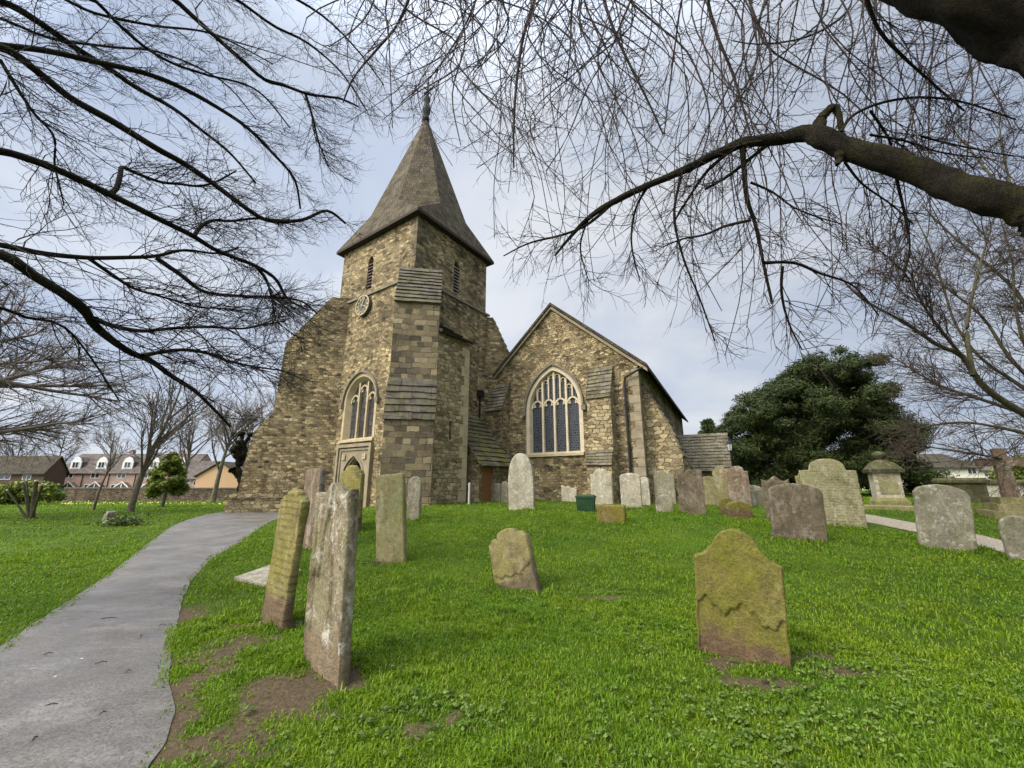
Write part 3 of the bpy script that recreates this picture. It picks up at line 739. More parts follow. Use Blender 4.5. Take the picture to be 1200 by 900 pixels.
# south porch
P0_, P1_, PP = 10.4, 14.2, 3.0
FP = Frame(Q0, NV, NN)
mb = MB(); pm = (P0_ + P1_) / 2; zr, ze = 4.75, 2.4
mb.quad(FP.p(P0_, -.4, 0), FP.p(P0_, ze, 0), FP.p(P0_, ze, PP), FP.p(P0_, -.4, PP)) ; mb.quad(FP.p(P1_, -.4, 0), FP.p(P1_, ze, 0), FP.p(P1_, ze, PP), FP.p(P1_, -.4, PP))
mb.add([FP.p(P0_, -.4, PP), FP.p(P1_, -.4, PP), FP.p(P1_, ze, PP), FP.p(pm, zr - .1, PP), FP.p(P0_, ze, PP)], [(0, 1, 2, 3, 4)])
po = mb.build('porch_wall', M['turret'], church)
mb = MB()
for ta_, sg in ((P0_ - .25, 1), (P1_ + .25, -1)):
    weathering(mb, FP.p(ta_, ze - .18, -.05), FP.p(pm, zr, -.05), NN * (PP + .3), 12, .04, .04, .32)
mb.build('porch_roof', M['slate'], po)
# ------------------------------------------------------------------ ground, paths, grass
def pip(x, y, poly):
    x = np.asarray(x); y = np.asarray(y); ins = np.zeros(x.shape, bool); n = len(poly)
    for i in range(n):
        x0, y0 = poly[i]; x1, y1 = poly[(i + 1) % n]
        if y0 == y1: continue
        c = ((y0 > y) != (y1 > y)) & (x < (x1 - x0) * (y - y0) / (y1 - y0) + x0); ins ^= c
    return ins
def strip(pairs, sub=8):
    A = [on_ground(*a) if len(a) == 2 else Vector(a) for a, b in pairs]; B = [on_ground(*b) if len(b) == 2 else Vector(b) for a, b in pairs]
    def cr(P, i, t):
        p0, p1, p2, p3 = P[max(i - 1, 0)], P[i], P[i + 1], P[min(i + 2, len(P) - 1)]
        return .5 * ((2 * p1) + (p2 - p0) * t + (2 * p0 - 5 * p1 + 4 * p2 - p3) * t * t + (3 * p1 - p0 - 3 * p2 + p3) * t ** 3)
    LA, LB = [], []
    for i in range(len(A) - 1):
        for k in range(sub): LA.append(cr(A, i, k / sub)); LB.append(cr(B, i, k / sub))
    LA.append(A[-1]); LB.append(B[-1])
    return LA, LB
path_l = strip(sub=22, pairs=[((-9, -12, 0), (-1.6, -12, 0)), ((-5.2, 0, 0), (-1.45, 0, 0)), ((-190, 880), (178, 900)), ((0, 757), (197, 795)), ((60, 718), (205, 745)), ((110, 685), (214, 702)), ((150, 655), (232, 673)), ((186, 628), (254, 651)), ((212, 612), (288, 631)), ((245, 602.5), (330, 607)), ((272, 600), (372, 604)), ((330, 599.5), (430, 602))])
path_r = strip([((1215, 655), (1290, 690)), ((1180, 636), (1180, 650)), ((1143, 626), (1143, 639.5)), ((1074, 613.5), (1074, 624)), ((1015, 603), (1015, 612.5)), ((965, 596), (955, 602))], 6)
wl = [(p.x, p.y) for p in path_l[0]] + [(p.x, p.y) for p in reversed(path_l[1])]
wr = [(p.x, p.y) for p in path_r[0]] + [(p.x, p.y) for p in reversed(path_r[1])]
chp = [TC - V * .2 - U * 3, TC + U * 9, GO + NV * 20 + U * 6, Q1, Q0, GO]
chp = [(p.x, p.y) for p in [TC, TC + U * TU, TC + U * TU + V * TV, GO + U * .3 + NV * 19, Q1, Q0, GO, TC + V * TV - U * 2.2, TC + V * 2.6 - U * 2.2, TC - U * 1.9 - V * .4]]
def smooth_und(x, y):
    return .06 * (fbm(x * .75, y * .75, 5) - .5) + .035 * (fbm(x * 2.6, y * 2.6, 9) - .5)
def pathdist(x, y):
    d = np.full(np.shape(x), 9.)
    for LA, LB in (path_l, path_r):
        for ch in (LA, LB):
            for i in range(0, len(ch) - 1):
                a, b = ch[i], ch[i + 1]; dx, dy = b.x - a.x, b.y - a.y; l2 = dx * dx + dy * dy + 1e-9
                t = np.clip(((x - a.x) * dx + (y - a.y) * dy) / l2, 0, 1); d = np.minimum(d, np.hypot(x - a.x - t * dx, y - a.y - t * dy))
    ins = pip(x, y, wl) | pip(x, y, wr)
    global RAWD; RAWD = d
    return np.where(ins, 0, d), ins
def und(x, y, pd): return smooth_und(x, y) * sstep(pd / .5)
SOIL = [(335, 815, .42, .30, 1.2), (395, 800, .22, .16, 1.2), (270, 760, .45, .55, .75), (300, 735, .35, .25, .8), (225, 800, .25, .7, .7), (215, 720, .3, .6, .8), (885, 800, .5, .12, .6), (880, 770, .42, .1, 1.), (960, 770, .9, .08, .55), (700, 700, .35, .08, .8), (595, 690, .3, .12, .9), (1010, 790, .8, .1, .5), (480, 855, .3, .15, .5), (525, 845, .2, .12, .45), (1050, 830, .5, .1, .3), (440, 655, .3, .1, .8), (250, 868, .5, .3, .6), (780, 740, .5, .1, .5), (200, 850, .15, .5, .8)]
SOIL_SHADE = [(on_ground(a, b), c, d, e) for a, b, c, d, e in SOIL]
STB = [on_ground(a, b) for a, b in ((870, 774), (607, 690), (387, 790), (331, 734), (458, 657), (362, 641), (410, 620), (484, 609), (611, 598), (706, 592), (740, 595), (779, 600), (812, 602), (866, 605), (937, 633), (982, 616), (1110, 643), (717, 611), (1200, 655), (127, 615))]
SOIL_SHADE += [(p, .42, .20, .62) for p in STB]  # soil line at each stone foot, also painting contact shade into the ground
def soil(x, y):  # bare soil plus the painted contact shade round stone bases
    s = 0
    for P, rx, ry, k in SOIL_SHADE: s = np.maximum(s, k * np.exp(-((x - P.x) / rx) ** 2 - ((y - P.y) / ry) ** 2))
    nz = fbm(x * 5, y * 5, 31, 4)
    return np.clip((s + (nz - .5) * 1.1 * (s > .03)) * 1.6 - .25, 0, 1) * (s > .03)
nh = 150
gx = 2.0 * np.sinh(np.linspace(-1, 1, 2 * nh + 1) * math.asinh(1200 / 2.0))
gy = 3 + 2.0 * np.sinh(np.linspace(-1, 1, 2 * nh + 1) * math.asinh(1200 / 2.0)); gy = gy[gy > -60]
X, Y = np.meshgrid(gx, gy); pd, pin = pathdist(X, Y)
Zg = ground(X, Y) + und(X, Y, pd) - .004 * (pd < .01)
Vt = np.stack([X, Y, Zg], -1).reshape(-1, 3); ny, nx = X.shape
ii = (np.arange(ny - 1)[:, None] * nx + np.arange(nx - 1)[None]).ravel()
Fq = np.stack([ii, ii + 1, ii + nx + 1, ii + nx], 1)
m = N('lawn_soil', .95, .1); P = m.pos()
at_ = m.n('Attribute', attribute_name='soil').outputs['Fac']  # soil mask, contact shade at the stones included
gcol = m.mix(m.rng(m.noise(P, 1.4, 6, .65), .35, .65), (.040, .070, .008), (.080, .125, .012))
gcol = m.mix(m.rng(m.noise(P, 40, 4, .7), .3, .7), gcol, m.mix(1., gcol, (.5, .55, .45), 'MULTIPLY'))
gcol = m.mix(m.rng(m.noise(P, .35, 4, .6), .45, .7, 0, .5), gcol, (.10, .155, .02))
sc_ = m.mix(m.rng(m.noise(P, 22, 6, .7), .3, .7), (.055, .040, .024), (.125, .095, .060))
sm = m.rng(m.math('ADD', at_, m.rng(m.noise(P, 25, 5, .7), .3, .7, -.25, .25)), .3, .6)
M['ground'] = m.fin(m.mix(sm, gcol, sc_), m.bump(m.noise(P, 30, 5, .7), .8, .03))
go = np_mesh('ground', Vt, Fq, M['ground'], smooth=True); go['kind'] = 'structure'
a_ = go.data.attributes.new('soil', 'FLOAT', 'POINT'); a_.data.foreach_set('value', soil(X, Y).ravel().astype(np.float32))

def path_mesh(name, st, mat, lift, m_=14):
    LA, LB = st; vs = []; fs = []; n = len(LA)
    for a, b in zip(LA, LB):
        for k in range(m_ + 1):
            p = a.lerp(b, k / m_); wob = 0
            if k in (0, m_): q = (a - b).normalized() * (1 if k == 0 else -1); p = p + q * (.08 * (float(vnoise(p.x * 1.6, p.y * 1.6, 3)) - .6) + .04 * (float(vnoise(p.x * 6, p.y * 6, 4)) - .5))
            vs.append((p.x, p.y, G(p.x, p.y) + lift + .015 * math.sin(math.pi * k / m_)))
    for i in range(n - 1):
        for k in range(m_): j = i * (m_ + 1) + k; fs.append((j, j + 1, j + m_ + 2, j + m_ + 1))
    mb = MB(); mb.v = vs; mb.f = fs; mb.m = [0] * len(fs)
    o = mb.build(name, mat, None, smooth=True, uv=False); o['kind'] = 'structure'
    bm = bmesh.new(); bm.from_mesh(o.data); bmesh.ops.recalc_face_normals(bm, faces=bm.faces)
    if sum(f.normal.z for f in bm.faces) < 0: bmesh.ops.reverse_faces(bm, faces=bm.faces)
    bm.to_mesh(o.data); bm.free(); return o
m = N('old_tarmac', .75, .3); P = m.pos()
ag = m.n('TexVoronoi', {'Vector': P, 'Scale': 95.}).outputs['Color']; ag = m.n('SeparateColor', {0: ag}).outputs[0]
c = m.mix(m.rng(m.noise(P, .9, 6, .65), .3, .7), (.090, .083, .075), (.150, .140, .128))
c = m.mix(m.rng(m.noise(m.vec('MULTIPLY', P, (1.2, 2.4, 1)), 1.1, 6, .7), .5, .7, 0, .65), c, (.205, .196, .186))
c = m.mix(m.rng(m.noise(P, 2.3, 6, .7), .56, .72, 0, .6), c, (.055, .048, .042))
c = m.mix(1., c, m.rng(ag, 0, 1, .66, 1.36), 'MULTIPLY')
c = m.mix(m.rng(m.noise(P, 14, 5, .75), .62, .74, 0, .5), c, (.05, .055, .03))
M['tarmac'] = m.fin(c, m.bump(ag, .3, .005), m.rng(m.noise(m.vec('MULTIPLY', P, (.9, 1.6, 1)), 1.0, 6, .68), .38, .62, .70, .28))
m = N('gravel_path', .9, .2); P = m.pos(); ag = m.n('SeparateColor', {0: m.n('TexVoronoi', {'Vector': P, 'Scale': 45.}).outputs['Color']}).outputs[0]
M['gravel'] = m.fin(m.mix(ag, (.20, .17, .125), (.38, .33, .25)), m.bump(ag, .5, .01))
path_mesh('tarmac_path', path_l, M['tarmac'], .006)
path_mesh('gravel_path', path_r, M['gravel'], .012)

# grass blades, thinning out with distance
def blades(NB, r0, r1, seed, hs=1.0, ws=1.0, lim=R_(60), around=None):
    g = np.random.default_rng(seed)
    r = r0 + (r1 - r0) * g.random(NB) ** 1.0; th = g.uniform(-lim, lim, NB)
    x, y = r * np.sin(th), r * np.cos(th)
    if around:
        k = g.integers(0, len(around), NB); a_ = math.radians(145.25); s_ = g.uniform(-.55, .55, NB); q_ = g.normal(0, .09, NB) + np.where(g.random(NB) < .5, -.10, .10)
        x = np.array([p.x for p in around])[k] + s_ * math.cos(a_) - q_ * math.sin(a_); y = np.array([p.y for p in around])[k] + s_ * math.sin(a_) + q_ * math.cos(a_); r = np.hypot(x, y)
    pd, pin = pathdist(x, y); raw = RAWD; so_ = soil(x, y)
    creep = pin & (raw < .16 * fbm(x * 3, y * 3, 71)) & (g.random(NB) < .5)
    worn = sstep((fbm(x * .9, y * .9, 61) - .52) / .16)
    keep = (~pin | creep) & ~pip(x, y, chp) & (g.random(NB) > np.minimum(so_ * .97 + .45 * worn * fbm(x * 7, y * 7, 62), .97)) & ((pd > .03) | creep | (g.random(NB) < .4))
    x, y, pd, so_ = x[keep], y[keep], pd[keep], so_[keep]; r = r[keep]; n = len(x)
    z = ground(x, y) + und(x, y, pd) - .004
    cl = fbm(x * 1.3, y * 1.3, 41); cl2 = fbm(x * 7, y * 7, 42); tuft = sstep((cl2 - .55) / .15) * sstep((cl - .42) / .2)
    h = (.013 + .036 * cl * cl2 * 2 + .013 * g.random(n) + .042 * tuft * g.random(n)) * hs * (1 - .5 * so_) * (1 + r * .012)
    wd = (.0016 + .0014 * g.random(n)) * ws * (1 + r * .24)
    az = g.uniform(0, 2 * np.pi, n); le = g.uniform(.15, 1.1, n); az2 = az + g.normal(0, .5, n)
    dx, dy = np.cos(az) * wd, np.sin(az) * wd
    lx, ly = -np.sin(az2) * h * le, np.cos(az2) * h * le
    Vv = np.empty((n, 5, 3))
    Vv[:, 0] = np.stack([x - dx, y - dy, z], 1); Vv[:, 1] = np.stack([x + dx, y + dy, z], 1)
    Vv[:, 2] = np.stack([x + dx * .75 + lx * .35, y + dy * .75 + ly * .35, z + h * .6], 1); Vv[:, 3] = np.stack([x - dx * .75 + lx * .35, y - dy * .75 + ly * .35, z + h * .6], 1)
    Vv[:, 4] = np.stack([x + lx, y + ly, z + h * (1.05 - .45 * le)], 1)
    b = np.arange(n)[:, None] * 5
    return Vv.reshape(-1, 3), b + np.array([[0, 1, 2, 3]]), b + np.array([[3, 2, 4]])
m = N('grass_blades', .55, .25); P = m.pos(); rd = m.n('NewGeometry').outputs['Random Per Island']
c = m.ramp(rd, [(0, (.072, .138, .006)), (.35, (.118, .218, .008)), (.7, (.16, .278, .010)), (.93, (.17, .285, .020)), (.975, (.22, .26, .05)), (1, (.32, .28, .12))])
c = m.mix(m.rng(m.noise(P, 1.0, 5, .65), .38, .66, 0, .75), c, m.mix(1., c, (1.42, 1.10, .75), 'MULTIPLY'))
c = m.mix(m.rng(m.noise(P, .3, 3, .6), .4, .65, 0, .55), c, m.mix(1., c, (.50, .70, .8), 'MULTIPLY'))
c = m.mix(m.rng(m.noise(P, 3, 5, .7), .52, .66, 0, .7), c, m.mix(1., c, (.45, .55, .7), 'MULTIPLY'))
m.put(.0, m.b.inputs['Subsurface Weight'])
tr = m.n('BsdfTranslucent', {0: m.mix(1., c, (1.2, 1.25, .6), 'MULTIPLY')}); ms = m.n('MixShader', {0: .35, 1: m.b.outputs[0], 2: tr.outputs[0]})
m.t.links.new(ms.outputs[0], m.t.nodes['Material Output'].inputs[0]); M['grass'] = m.fin(c)
parts = [blades(230000, .9, 6, 1, 1.0), blades(190000, 4.5, 14, 2, .95), blades(130000, 12, 34, 3, .9, 1.1), blades(60000, 30, 60, 4, 1.0, 1.3, R_(58)), blades(9000, 1, 9, 8, 1.9, 1.1, around=STB)]
VV = []; Q4 = []; T3 = []; b = 0
for v_, q_, t_ in parts: VV.append(v_); Q4.append(q_ + b); T3.append(t_ + b); b += len(v_)
gr = np_mesh('grass', np.concatenate(VV), [np.concatenate(Q4), np.concatenate(T3)], M['grass']); gr['kind'] = 'stuff'
tag(gr, 'short green lawn grass growing between the headstones', 'grass')

# low weeds: rosettes of small round leaves in patches
def leafmesh(name, C, Nrm, S, mat, parent=None, asp=1.6, seed=0, fold=.0):
    """one diamond-shaped leaf (two triangles folded along the rib) per centre"""
    g = np.random.default_rng(seed); n = len(C)
    Nrm = Nrm / (np.linalg.norm(Nrm, axis=1, keepdims=True) + 1e-9)
    a = g.normal(size=(n, 3)); t = np.cross(Nrm, a); t /= np.linalg.norm(t, axis=1, keepdims=True) + 1e-9; b = np.cross(Nrm, t)
    S = np.asarray(S)[:, None]
    Vv = np.stack([C - t * S * asp, C + b * S - Nrm * S * fold, C + t * S * asp, C - b * S - Nrm * S * fold], 1).reshape(-1, 3)
    i = np.arange(n)[:, None] * 4
    return np_mesh(name, Vv, np.concatenate([i + np.array([[0, 1, 2]]), i + np.array([[0, 2, 3]])]), mat, parent)
def leaf_mat(name, stops, nscale=1.5, trans=.25, rough=.55):
    m = N(name, rough, .3); rd = m.n('NewGeometry').outputs['Random Per Island']; P = m.pos()
    c = m.ramp(rd, stops); c = m.mix(1., c, m.rng(m.noise(P, nscale, 4), .3, .7, .6, 1.35), 'MULTIPLY')
    tr = m.n('BsdfTranslucent', {0: c}); ms = m.n('MixShader', {0: trans, 1: m.b.outputs[0], 2: tr.outputs[0]})
    m.t.links.new(ms.outputs[0], m.t.nodes['Material Output'].inputs[0]); return m.fin(c)
M['weed'] = leaf_mat('weed_leaves', [(0, (.055, .105, .012)), (.6, (.10, .165, .022)), (1, (.16, .22, .05))])
C = []; S = []; Nn = []
for px, py, rx, ry, k in [(850, 850, .55, .3, 110), (930, 845, .5, .3, 90), (1060, 800, .5, .25, 90), (830, 880, .4, .2, 60), (1000, 790, .5, .2, 50), (520, 840, .35, .2, 60), (470, 870, .3, .2, 40), (575, 680, .35, .18, 30), (715, 690, .4, .15, 40), (480, 740, .5, .4, 30), (960, 850, .5, .3, 50), (440, 655, .45, .18, 70), (700, 720, .9, .4, 40), (380, 720, .3, .3, 20), (1130, 850, .8, .5, 60), (780, 740, .5, .3, 30), (250, 880, .3, .3, 25), (640, 800, 1.2, .6, 40), (1090, 720, 1.5, .6, 40)]:
    P0 = on_ground(px, py)
    for q in range(int(k * .8)):
        x, y = P0.x + rng.normal() * rx, P0.y + rng.normal() * ry
        if pathdist(np.array([x]), np.array([y]))[1][0]: continue
        z = G(x, y) + float(und(np.array([x]), np.array([y]), np.array([1.]))[0]); s = .006 + .009 * rng.random(); nl = 6 + int(rng.random() * 6)
        for l in range(nl):
            a = l * 2.4 + rng.random(); rr = s * (.8 + 1.6 * rng.random()); C.append((x + rr * math.cos(a), y + rr * math.sin(a), z + .025 + .03 * rng.random())); S.append(s); Nn.append((math.cos(a) * .5, math.sin(a) * .5, 1))
wd_ = leafmesh('weeds', np.array(C), np.array(Nn), S, M['weed'], asp=1.15, seed=5, fold=.2); tag(wd_, 'patches of small round leaved weeds in the lawn', 'weeds', kind='stuff')

# ------------------------------------------------------------------ gravestones
def stone(name, c1, c2, moss=(.11, .12, .02), mo=.5, mscale=2.0, lich=.2, lcol=(.50, .48, .40), streak=.3, scol=(.06, .045, .035), base=None, text=0., topd=.0, rough=.9, bias=0., flake=.35):
    m = N(name, rough, .2); P = m.obj(); xs = m.n('SeparateXYZ', {0: m.n('TexCoord').outputs['Object']}).outputs
    n1_ = m.noise(P, 3.0, 7, .68); n2_ = m.noise(P, 11, 6, .72); n3_ = m.noise(P, 45, 4, .7)
    c = m.mix(m.rng(n1_, .32, .68), c1, c2)
    st = m.noise(m.vec('MULTIPLY', P, (9, 9, .9)), 1.0, 5, .65, .3)
    c = m.mix(m.rng(st, .50, .68, 0, streak), c, scol)
    fl = m.noise(m.vec('MULTIPLY', P, (4.5, 4.5, 1.5)), 1.0, 6, .72, .4)
    c = m.mix(m.rng(fl, .53, .60, 0, flake), c, lcol)
    c = m.mix(m.rng(m.noise(P, 2.1, 6, .7), .54, .66, 0, .55), c, scol)
    mm = m.math('MULTIPLY', m.rng(m.math('ADD', m.noise(P, mscale, 6, .68), m.math('MULTIPLY', xs[2], bias)), .40, .60), m.rng(n2_, .25, .55, .35, 1))
    c = m.mix(m.math('MULTIPLY', mm, mo), c, moss)
    li = m.math('MULTIPLY', m.rng(m.noise(P, 6.0, 5, .7, .6), .54, .62), m.rng(n2_, .38, .6))
    c = m.mix(m.math('MULTIPLY', li, lich), c, lcol)
    h = m.math('ADD', m.math('MULTIPLY', n2_, 1.0), m.math('MULTIPLY', n3_, .5))
    if base is not None:
        bz = m.rng(m.math('ADD', xs[2], m.math('MULTIPLY', m.math('SUBTRACT', n1_, .5), .5)), base[1] - .03, base[1] + .05, 1, 0)
        c = m.mix(m.math('MULTIPLY', bz, .9), c, base[0])
    if text:
        row = m.math('FRACT', m.math('MULTIPLY', xs[2], 14.)); rm = m.math('MULTIPLY', m.rng(row, .3, .36), m.rng(row, .68, .74, 1, 0))
        ch = m.rng(m.noise(m.vec('MULTIPLY', P, (55, 1, 16)), 1., 2, .5), .48, .54)
        tm = m.math('MULTIPLY', m.math('MULTIPLY', rm, ch), m.rng(m.noise(P, 2.2, 3), .35, .6))
        c = m.mix(m.math('MULTIPLY', tm, text), c, m.mix(1., c, (.45, .45, .45), 'MULTIPLY')); h = m.math('SUBTRACT', h, m.math('MULTIPLY', tm, .5))
    c = m.mix(1., c, m.rng(n3_, .25, .75, .6, 1.4), 'MULTIPLY'); c = m.mix(1., c, m.rng(n2_, .25, .75, .62, 1.32), 'MULTIPLY')
    return m.fin(c, m.bump(h, .95, .022))
OL = (.135, .118, .018)
ST = {
 'mossy': stone('olive_moss_stone', (.135, .11, .032), (.175, .15, .045), (.125, .125, .015), .9, 3.0, .12, (.24, .22, .09), .2, base=((.115, .072, .045), .16), text=.0),
 'yellow': stone('yellow_green_stone', (.20, .165, .06), (.28, .24, .09), (.165, .15, .025), .75, 2.6, .15, (.34, .33, .18), .4, base=((.15, .10, .065), .3), text=.6),
 'streaky': stone('streaked_stone', (.30, .26, .17), (.19, .155, .10), (.09, .10, .022), .6, 1.6, .55, (.52, .49, .42), .9, (.085, .045, .030), base=((.20, .15, .095), .25), flake=.8),
 'tan': stone('tan_sandstone', (.30, .25, .14), (.22, .185, .10), (.14, .15, .035), .6, 1.7, .2, (.45, .42, .3), .25, text=.35),
 'greenish': stone('green_film_stone', (.22, .19, .09), (.30, .25, .13), (.14, .155, .04), .75, 1.5, .2, (.45, .43, .32), .3),
 'pale': stone('pale_lichen_stone', (.46, .42, .33), (.33, .29, .21), (.17, .16, .08), .35, 2., .7, (.62, .60, .52), .4, (.16, .14, .11)),
 'grey': stone('grey_lichen_stone', (.30, .27, .20), (.20, .18, .13), (.13, .13, .05), .45, 2., .55, (.52, .50, .42), .3, (.09, .08, .06)),
 'dark': stone('dark_brown_stone', (.12, .092, .062), (.185, .145, .10), (.09, .085, .03), .4, 2., .4, (.33, .30, .25), .4, (.05, .04, .03)),
 'round': stone('pale_green_stone', (.36, .32, .20), (.27, .24, .13), (.19, .19, .07), .6, 1.6, .35, (.5, .48, .36), .25, text=.7),
 'olive_small': stone('olive_small_stone', (.20, .165, .085), (.27, .22, .12), (.17, .155, .035), .7, 3., .3, (.38, .36, .22), .3, base=((.11, .085, .055), .12)),
 'brown': stone('red_brown_stone', (.17, .105, .075), (.23, .17, .12), (.10, .10, .04), .4, 2., .4, (.48, .45, .38), .6, (.07, .05, .04)),
 'blackmoss': stone('black_mossy_stone', (.055, .050, .030), (.095, .085, .050), (.075, .08, .018), .7, 2.2, .2, (.28, .26, .18), .4, (.03, .028, .02)),
 'mossblock': stone('moss_block', (.16, .12, .06), (.22, .17, .07), (.19, .15, .02), .9, 2.5, .1, (.3, .3, .2), .1),
 'white': stone('white_marble', (.62, .60, .55), (.52, .50, .45), (.3, .3, .2), .2, 2., .1, (.7, .7, .66), .1),
}
def prof(kind):
    def r(s): return 1 - math.sqrt(max(0, 1 - s * s))
    if kind == 'round': return lambda s: .5 * r(s)
    if kind == 'seg': return lambda s: .13 * s * s + .16 * max(0, abs(s) - .8) ** 2 / .04 * .3
    if kind == 'low': return lambda s: .16 * s * s + .05 * (abs(s) > .9)
    if kind == 'flat': return lambda s: .02 + .02 * s
    if kind == 'tall': return lambda s: 1.0 * (1 - math.sqrt(max(0, 1 - abs(s) ** 2.2))) ** 1.0
    if kind == 'ogee':
        def f(s):
            a = abs(s)
            if a < .52: return .30 * r(a / .56)
            if a < .86: t = (a - .52) / .34; return .189 + .17 * (1 - (1 - t) ** 1.6) * 1.0
            return .359 + .03 * ((a - .86) / .14)
        return f
    if kind == 'scroll':                     # stepped shoulders, raised dome, small side lobes
        def f(s):
            a = abs(s)
            if a < .5: return .19 * r(a / .62)
            if a < .56: return .20
            if a < .84: return .12 + .10 * r(abs(a - .68) / .2) if abs(a - .68) < .18 else .2
            return .215 + .02 * (a - .84)
        return f
    if kind == 'wave':
        return lambda s: .09 - .10 * math.cos(s * 5.2) * (1 - .3 * abs(s)) + .05 * s * s
    if kind == 'triple':
        return lambda s: .10 * abs(math.sin(s * 4.71 + 1.57)) ** 1 * 0 + (.11 * r(min(1, abs(s) / .36)) if abs(s) < .34 else .02 + .13 * r(min(1, abs(abs(s) - .68) / .34)))
    if kind == 'shoulder':
        return lambda s: .22 * r(abs(s) / .66) if abs(s) < .62 else .23 + .03 * abs(s)
    if kind == 'broken':
        return lambda s: .05 + .05 * s + .08 * (s > .3) + .04 * math.sin(s * 9)
def PX(P):
    y = P.y * math.cos(PITCH) + (P.z - EYE) * math.sin(PITCH); u = -P.y * math.sin(PITCH) + (P.z - EYE) * math.cos(PITCH)
    return 600 + FPX * P.x / y, 450 - FPX * u / y
NST = 0
def headstone(x0, x1, yb, yt, kind, mat, label, th=.12, yaw=0, roll=0, pitch=0, group='gravestones in the churchyard', cat='gravestone', name='gravestone', dy=0, xt=None, nx=34, nz=26, rough=1.0, wide=None, depth=None, delam=None):
    """base centre from the ground, width from the photo span; stone's own plane runs along U turned by yaw (degrees)"""
    global NST
    NST += 1; sd = NST * 17
    B = on_ground((x0 + x1) / 2, yb); A = Matrix.Rotation(R_(yaw), 3, 'Z') @ (-U)
    span = abs(PX(B + A * .25)[0] - PX(B - A * .25)[0]) / .5
    nb = Z.cross(A); tspan = abs(PX(B + nb * .25)[0] - PX(B - nb * .25)[0]) / .5
    W = wide or max(.15, (x1 - x0 - tspan * th * .9) / span)
    fy = ray(600, yt); H = EYE + at((x0 + x1) / 2, yt, B.y).z - EYE - B.z
    T = prof(kind); vs = []; D = .22
    def outline(i, inset):
        s = -1 + 2 * i / nx
        return s * (W / 2 - inset)
    def top(s): return H - T(s) * W - .018 * rough * (float(fbm(s * 6, sd, sd)) - .3)
    def rim_(i, j): return i in (0, nx) or j == nz
    def P(i, j, y, inset):
        s = -1 + 2 * i / nx; zt = top(s) - inset; z = -D + (zt + D) * j / nz
        x = s * (W / 2 - inset) + .010 * rough * (float(fbm(z * 7, sd + 3, sd + 1)) - .5) * (abs(s) ** 3) * 2
        yy = y + math.copysign(1, y) * (.012 * rough * (float(fbm(x * 4 + 9, z * 4, sd + 2)) - .5)) * (2 if inset else 1)
        if delam and y < 0 and not rim_(i, j) and z < delam(x / (W / 2)) * H: yy += .022
        return (x, yy, z)
    ins = .012; row = nx + 1
    f0 = [P(i, j, -th / 2, ins) for j in range(nz + 1) for i in range(nx + 1)]
    b0 = [P(i, j, th / 2, ins) for j in range(nz + 1) for i in range(nx + 1)]
    vs = f0 + b0; nb_ = len(f0); fs = []
    for j in range(nz):
        for i in range(nx):
            a = j * row + i; fs.append((a, a + 1, a + row + 1, a + row)); a += nb_; fs.append((a + 1, a, a + row, a + row + 1))
    loop = [(0, j) for j in range(nz + 1)] + [(i, nz) for i in range(1, nx + 1)] + [(nx, j) for j in range(nz - 1, -1, -1)]
    r1 = len(vs); vs += [P(i, j, -th / 2 + ins, 0) for i, j in loop]; r2 = len(vs); vs += [P(i, j, th / 2 - ins, 0) for i, j in loop]
    for k in range(len(loop) - 1):
        (i, j), (i2, j2) = loop[k], loop[k + 1]; a, b = j * row + i, j2 * row + i2
        fs += [(a, b, r1 + k + 1, r1 + k), (r1 + k, r1 + k + 1, r2 + k + 1, r2 + k), (r2 + k, r2 + k + 1, nb_ + b, nb_ + a)]
    me = bpy.data.meshes.new(name); me.from_pydata(vs, [], fs); me.materials.append(ST[mat]); me.polygons.foreach_set('use_smooth', [True] * len(fs))
    o = bpy.data.objects.new(name, me); COL.objects.link(o); o.location = B
    Rm = Matrix.Rotation(math.atan2(A.y, A.x), 4, 'Z') @ Matrix.Rotation(R_(roll), 4, 'Y') @ Matrix.Rotation(R_(pitch), 4, 'X')
    o.rotation_euler = Rm.to_euler()
    return tag(o, label, cat, group)
H_ = headstone
H_(816, 925, 772, 619, 'ogee', 'mossy', 'broad olive mossy headstone with a domed top and cracked face, nearest on the lawn', .10, yaw=6, roll=3, pitch=-2, nx=64, nz=70, delam=lambda s: .34 + .05 * math.sin(s * 7 + .5) + .07 * max(0, .35 - abs(s + .1)) * 2 - .04 * s + .015 * math.sin(s * 23))
H_(580, 634, 690, 618, 'scroll', 'olive_small', 'small leaning olive headstone with a scrolled top alone in mid lawn', .13, rough=.45, yaw=0, roll=-18, pitch=-5, nx=56, nz=56, delam=lambda s: .22 + .05 * s * s + .22 * max(0, s - .45) + .02 * math.sin(s * 13))
H_(352, 408, 790, 565, 'wave', 'streaky', 'tall pale streaked headstone with a wavy top beside the bare soil', .11, yaw=-6, roll=-4, pitch=0, nx=60, nz=90, delam=lambda s: .72 + .25 * math.sin(s * 4.0 + 1) + .05 * math.sin(s * 17))
H_(304, 339, 734, 573, 'scroll', 'yellow', 'yellow green leaning headstone closest to the tarmac path', .10, yaw=-4, roll=1, pitch=-2, nx=48, nz=40)
H_(440, 477, 657, 554, 'flat', 'greenish', 'flat topped greenish headstone standing upright in front of the tower buttress', .1, yaw=10, roll=-6)
H_(350, 374, 641, 548, 'flat', 'brown', 'narrow red brown weathered headstone behind the yellow green one', .13, yaw=-10, roll=-4)
H_(393, 423, 620, 545, 'scroll', 'yellow', 'yellow green headstone in front of the west doorway, half hidden by the streaked stone', .12, yaw=-4, roll=-2)
H_(476, 493, 609, 558, 'round', 'grey', 'narrow lichen speckled headstone at the foot of the tower buttress', .1, yaw=12)
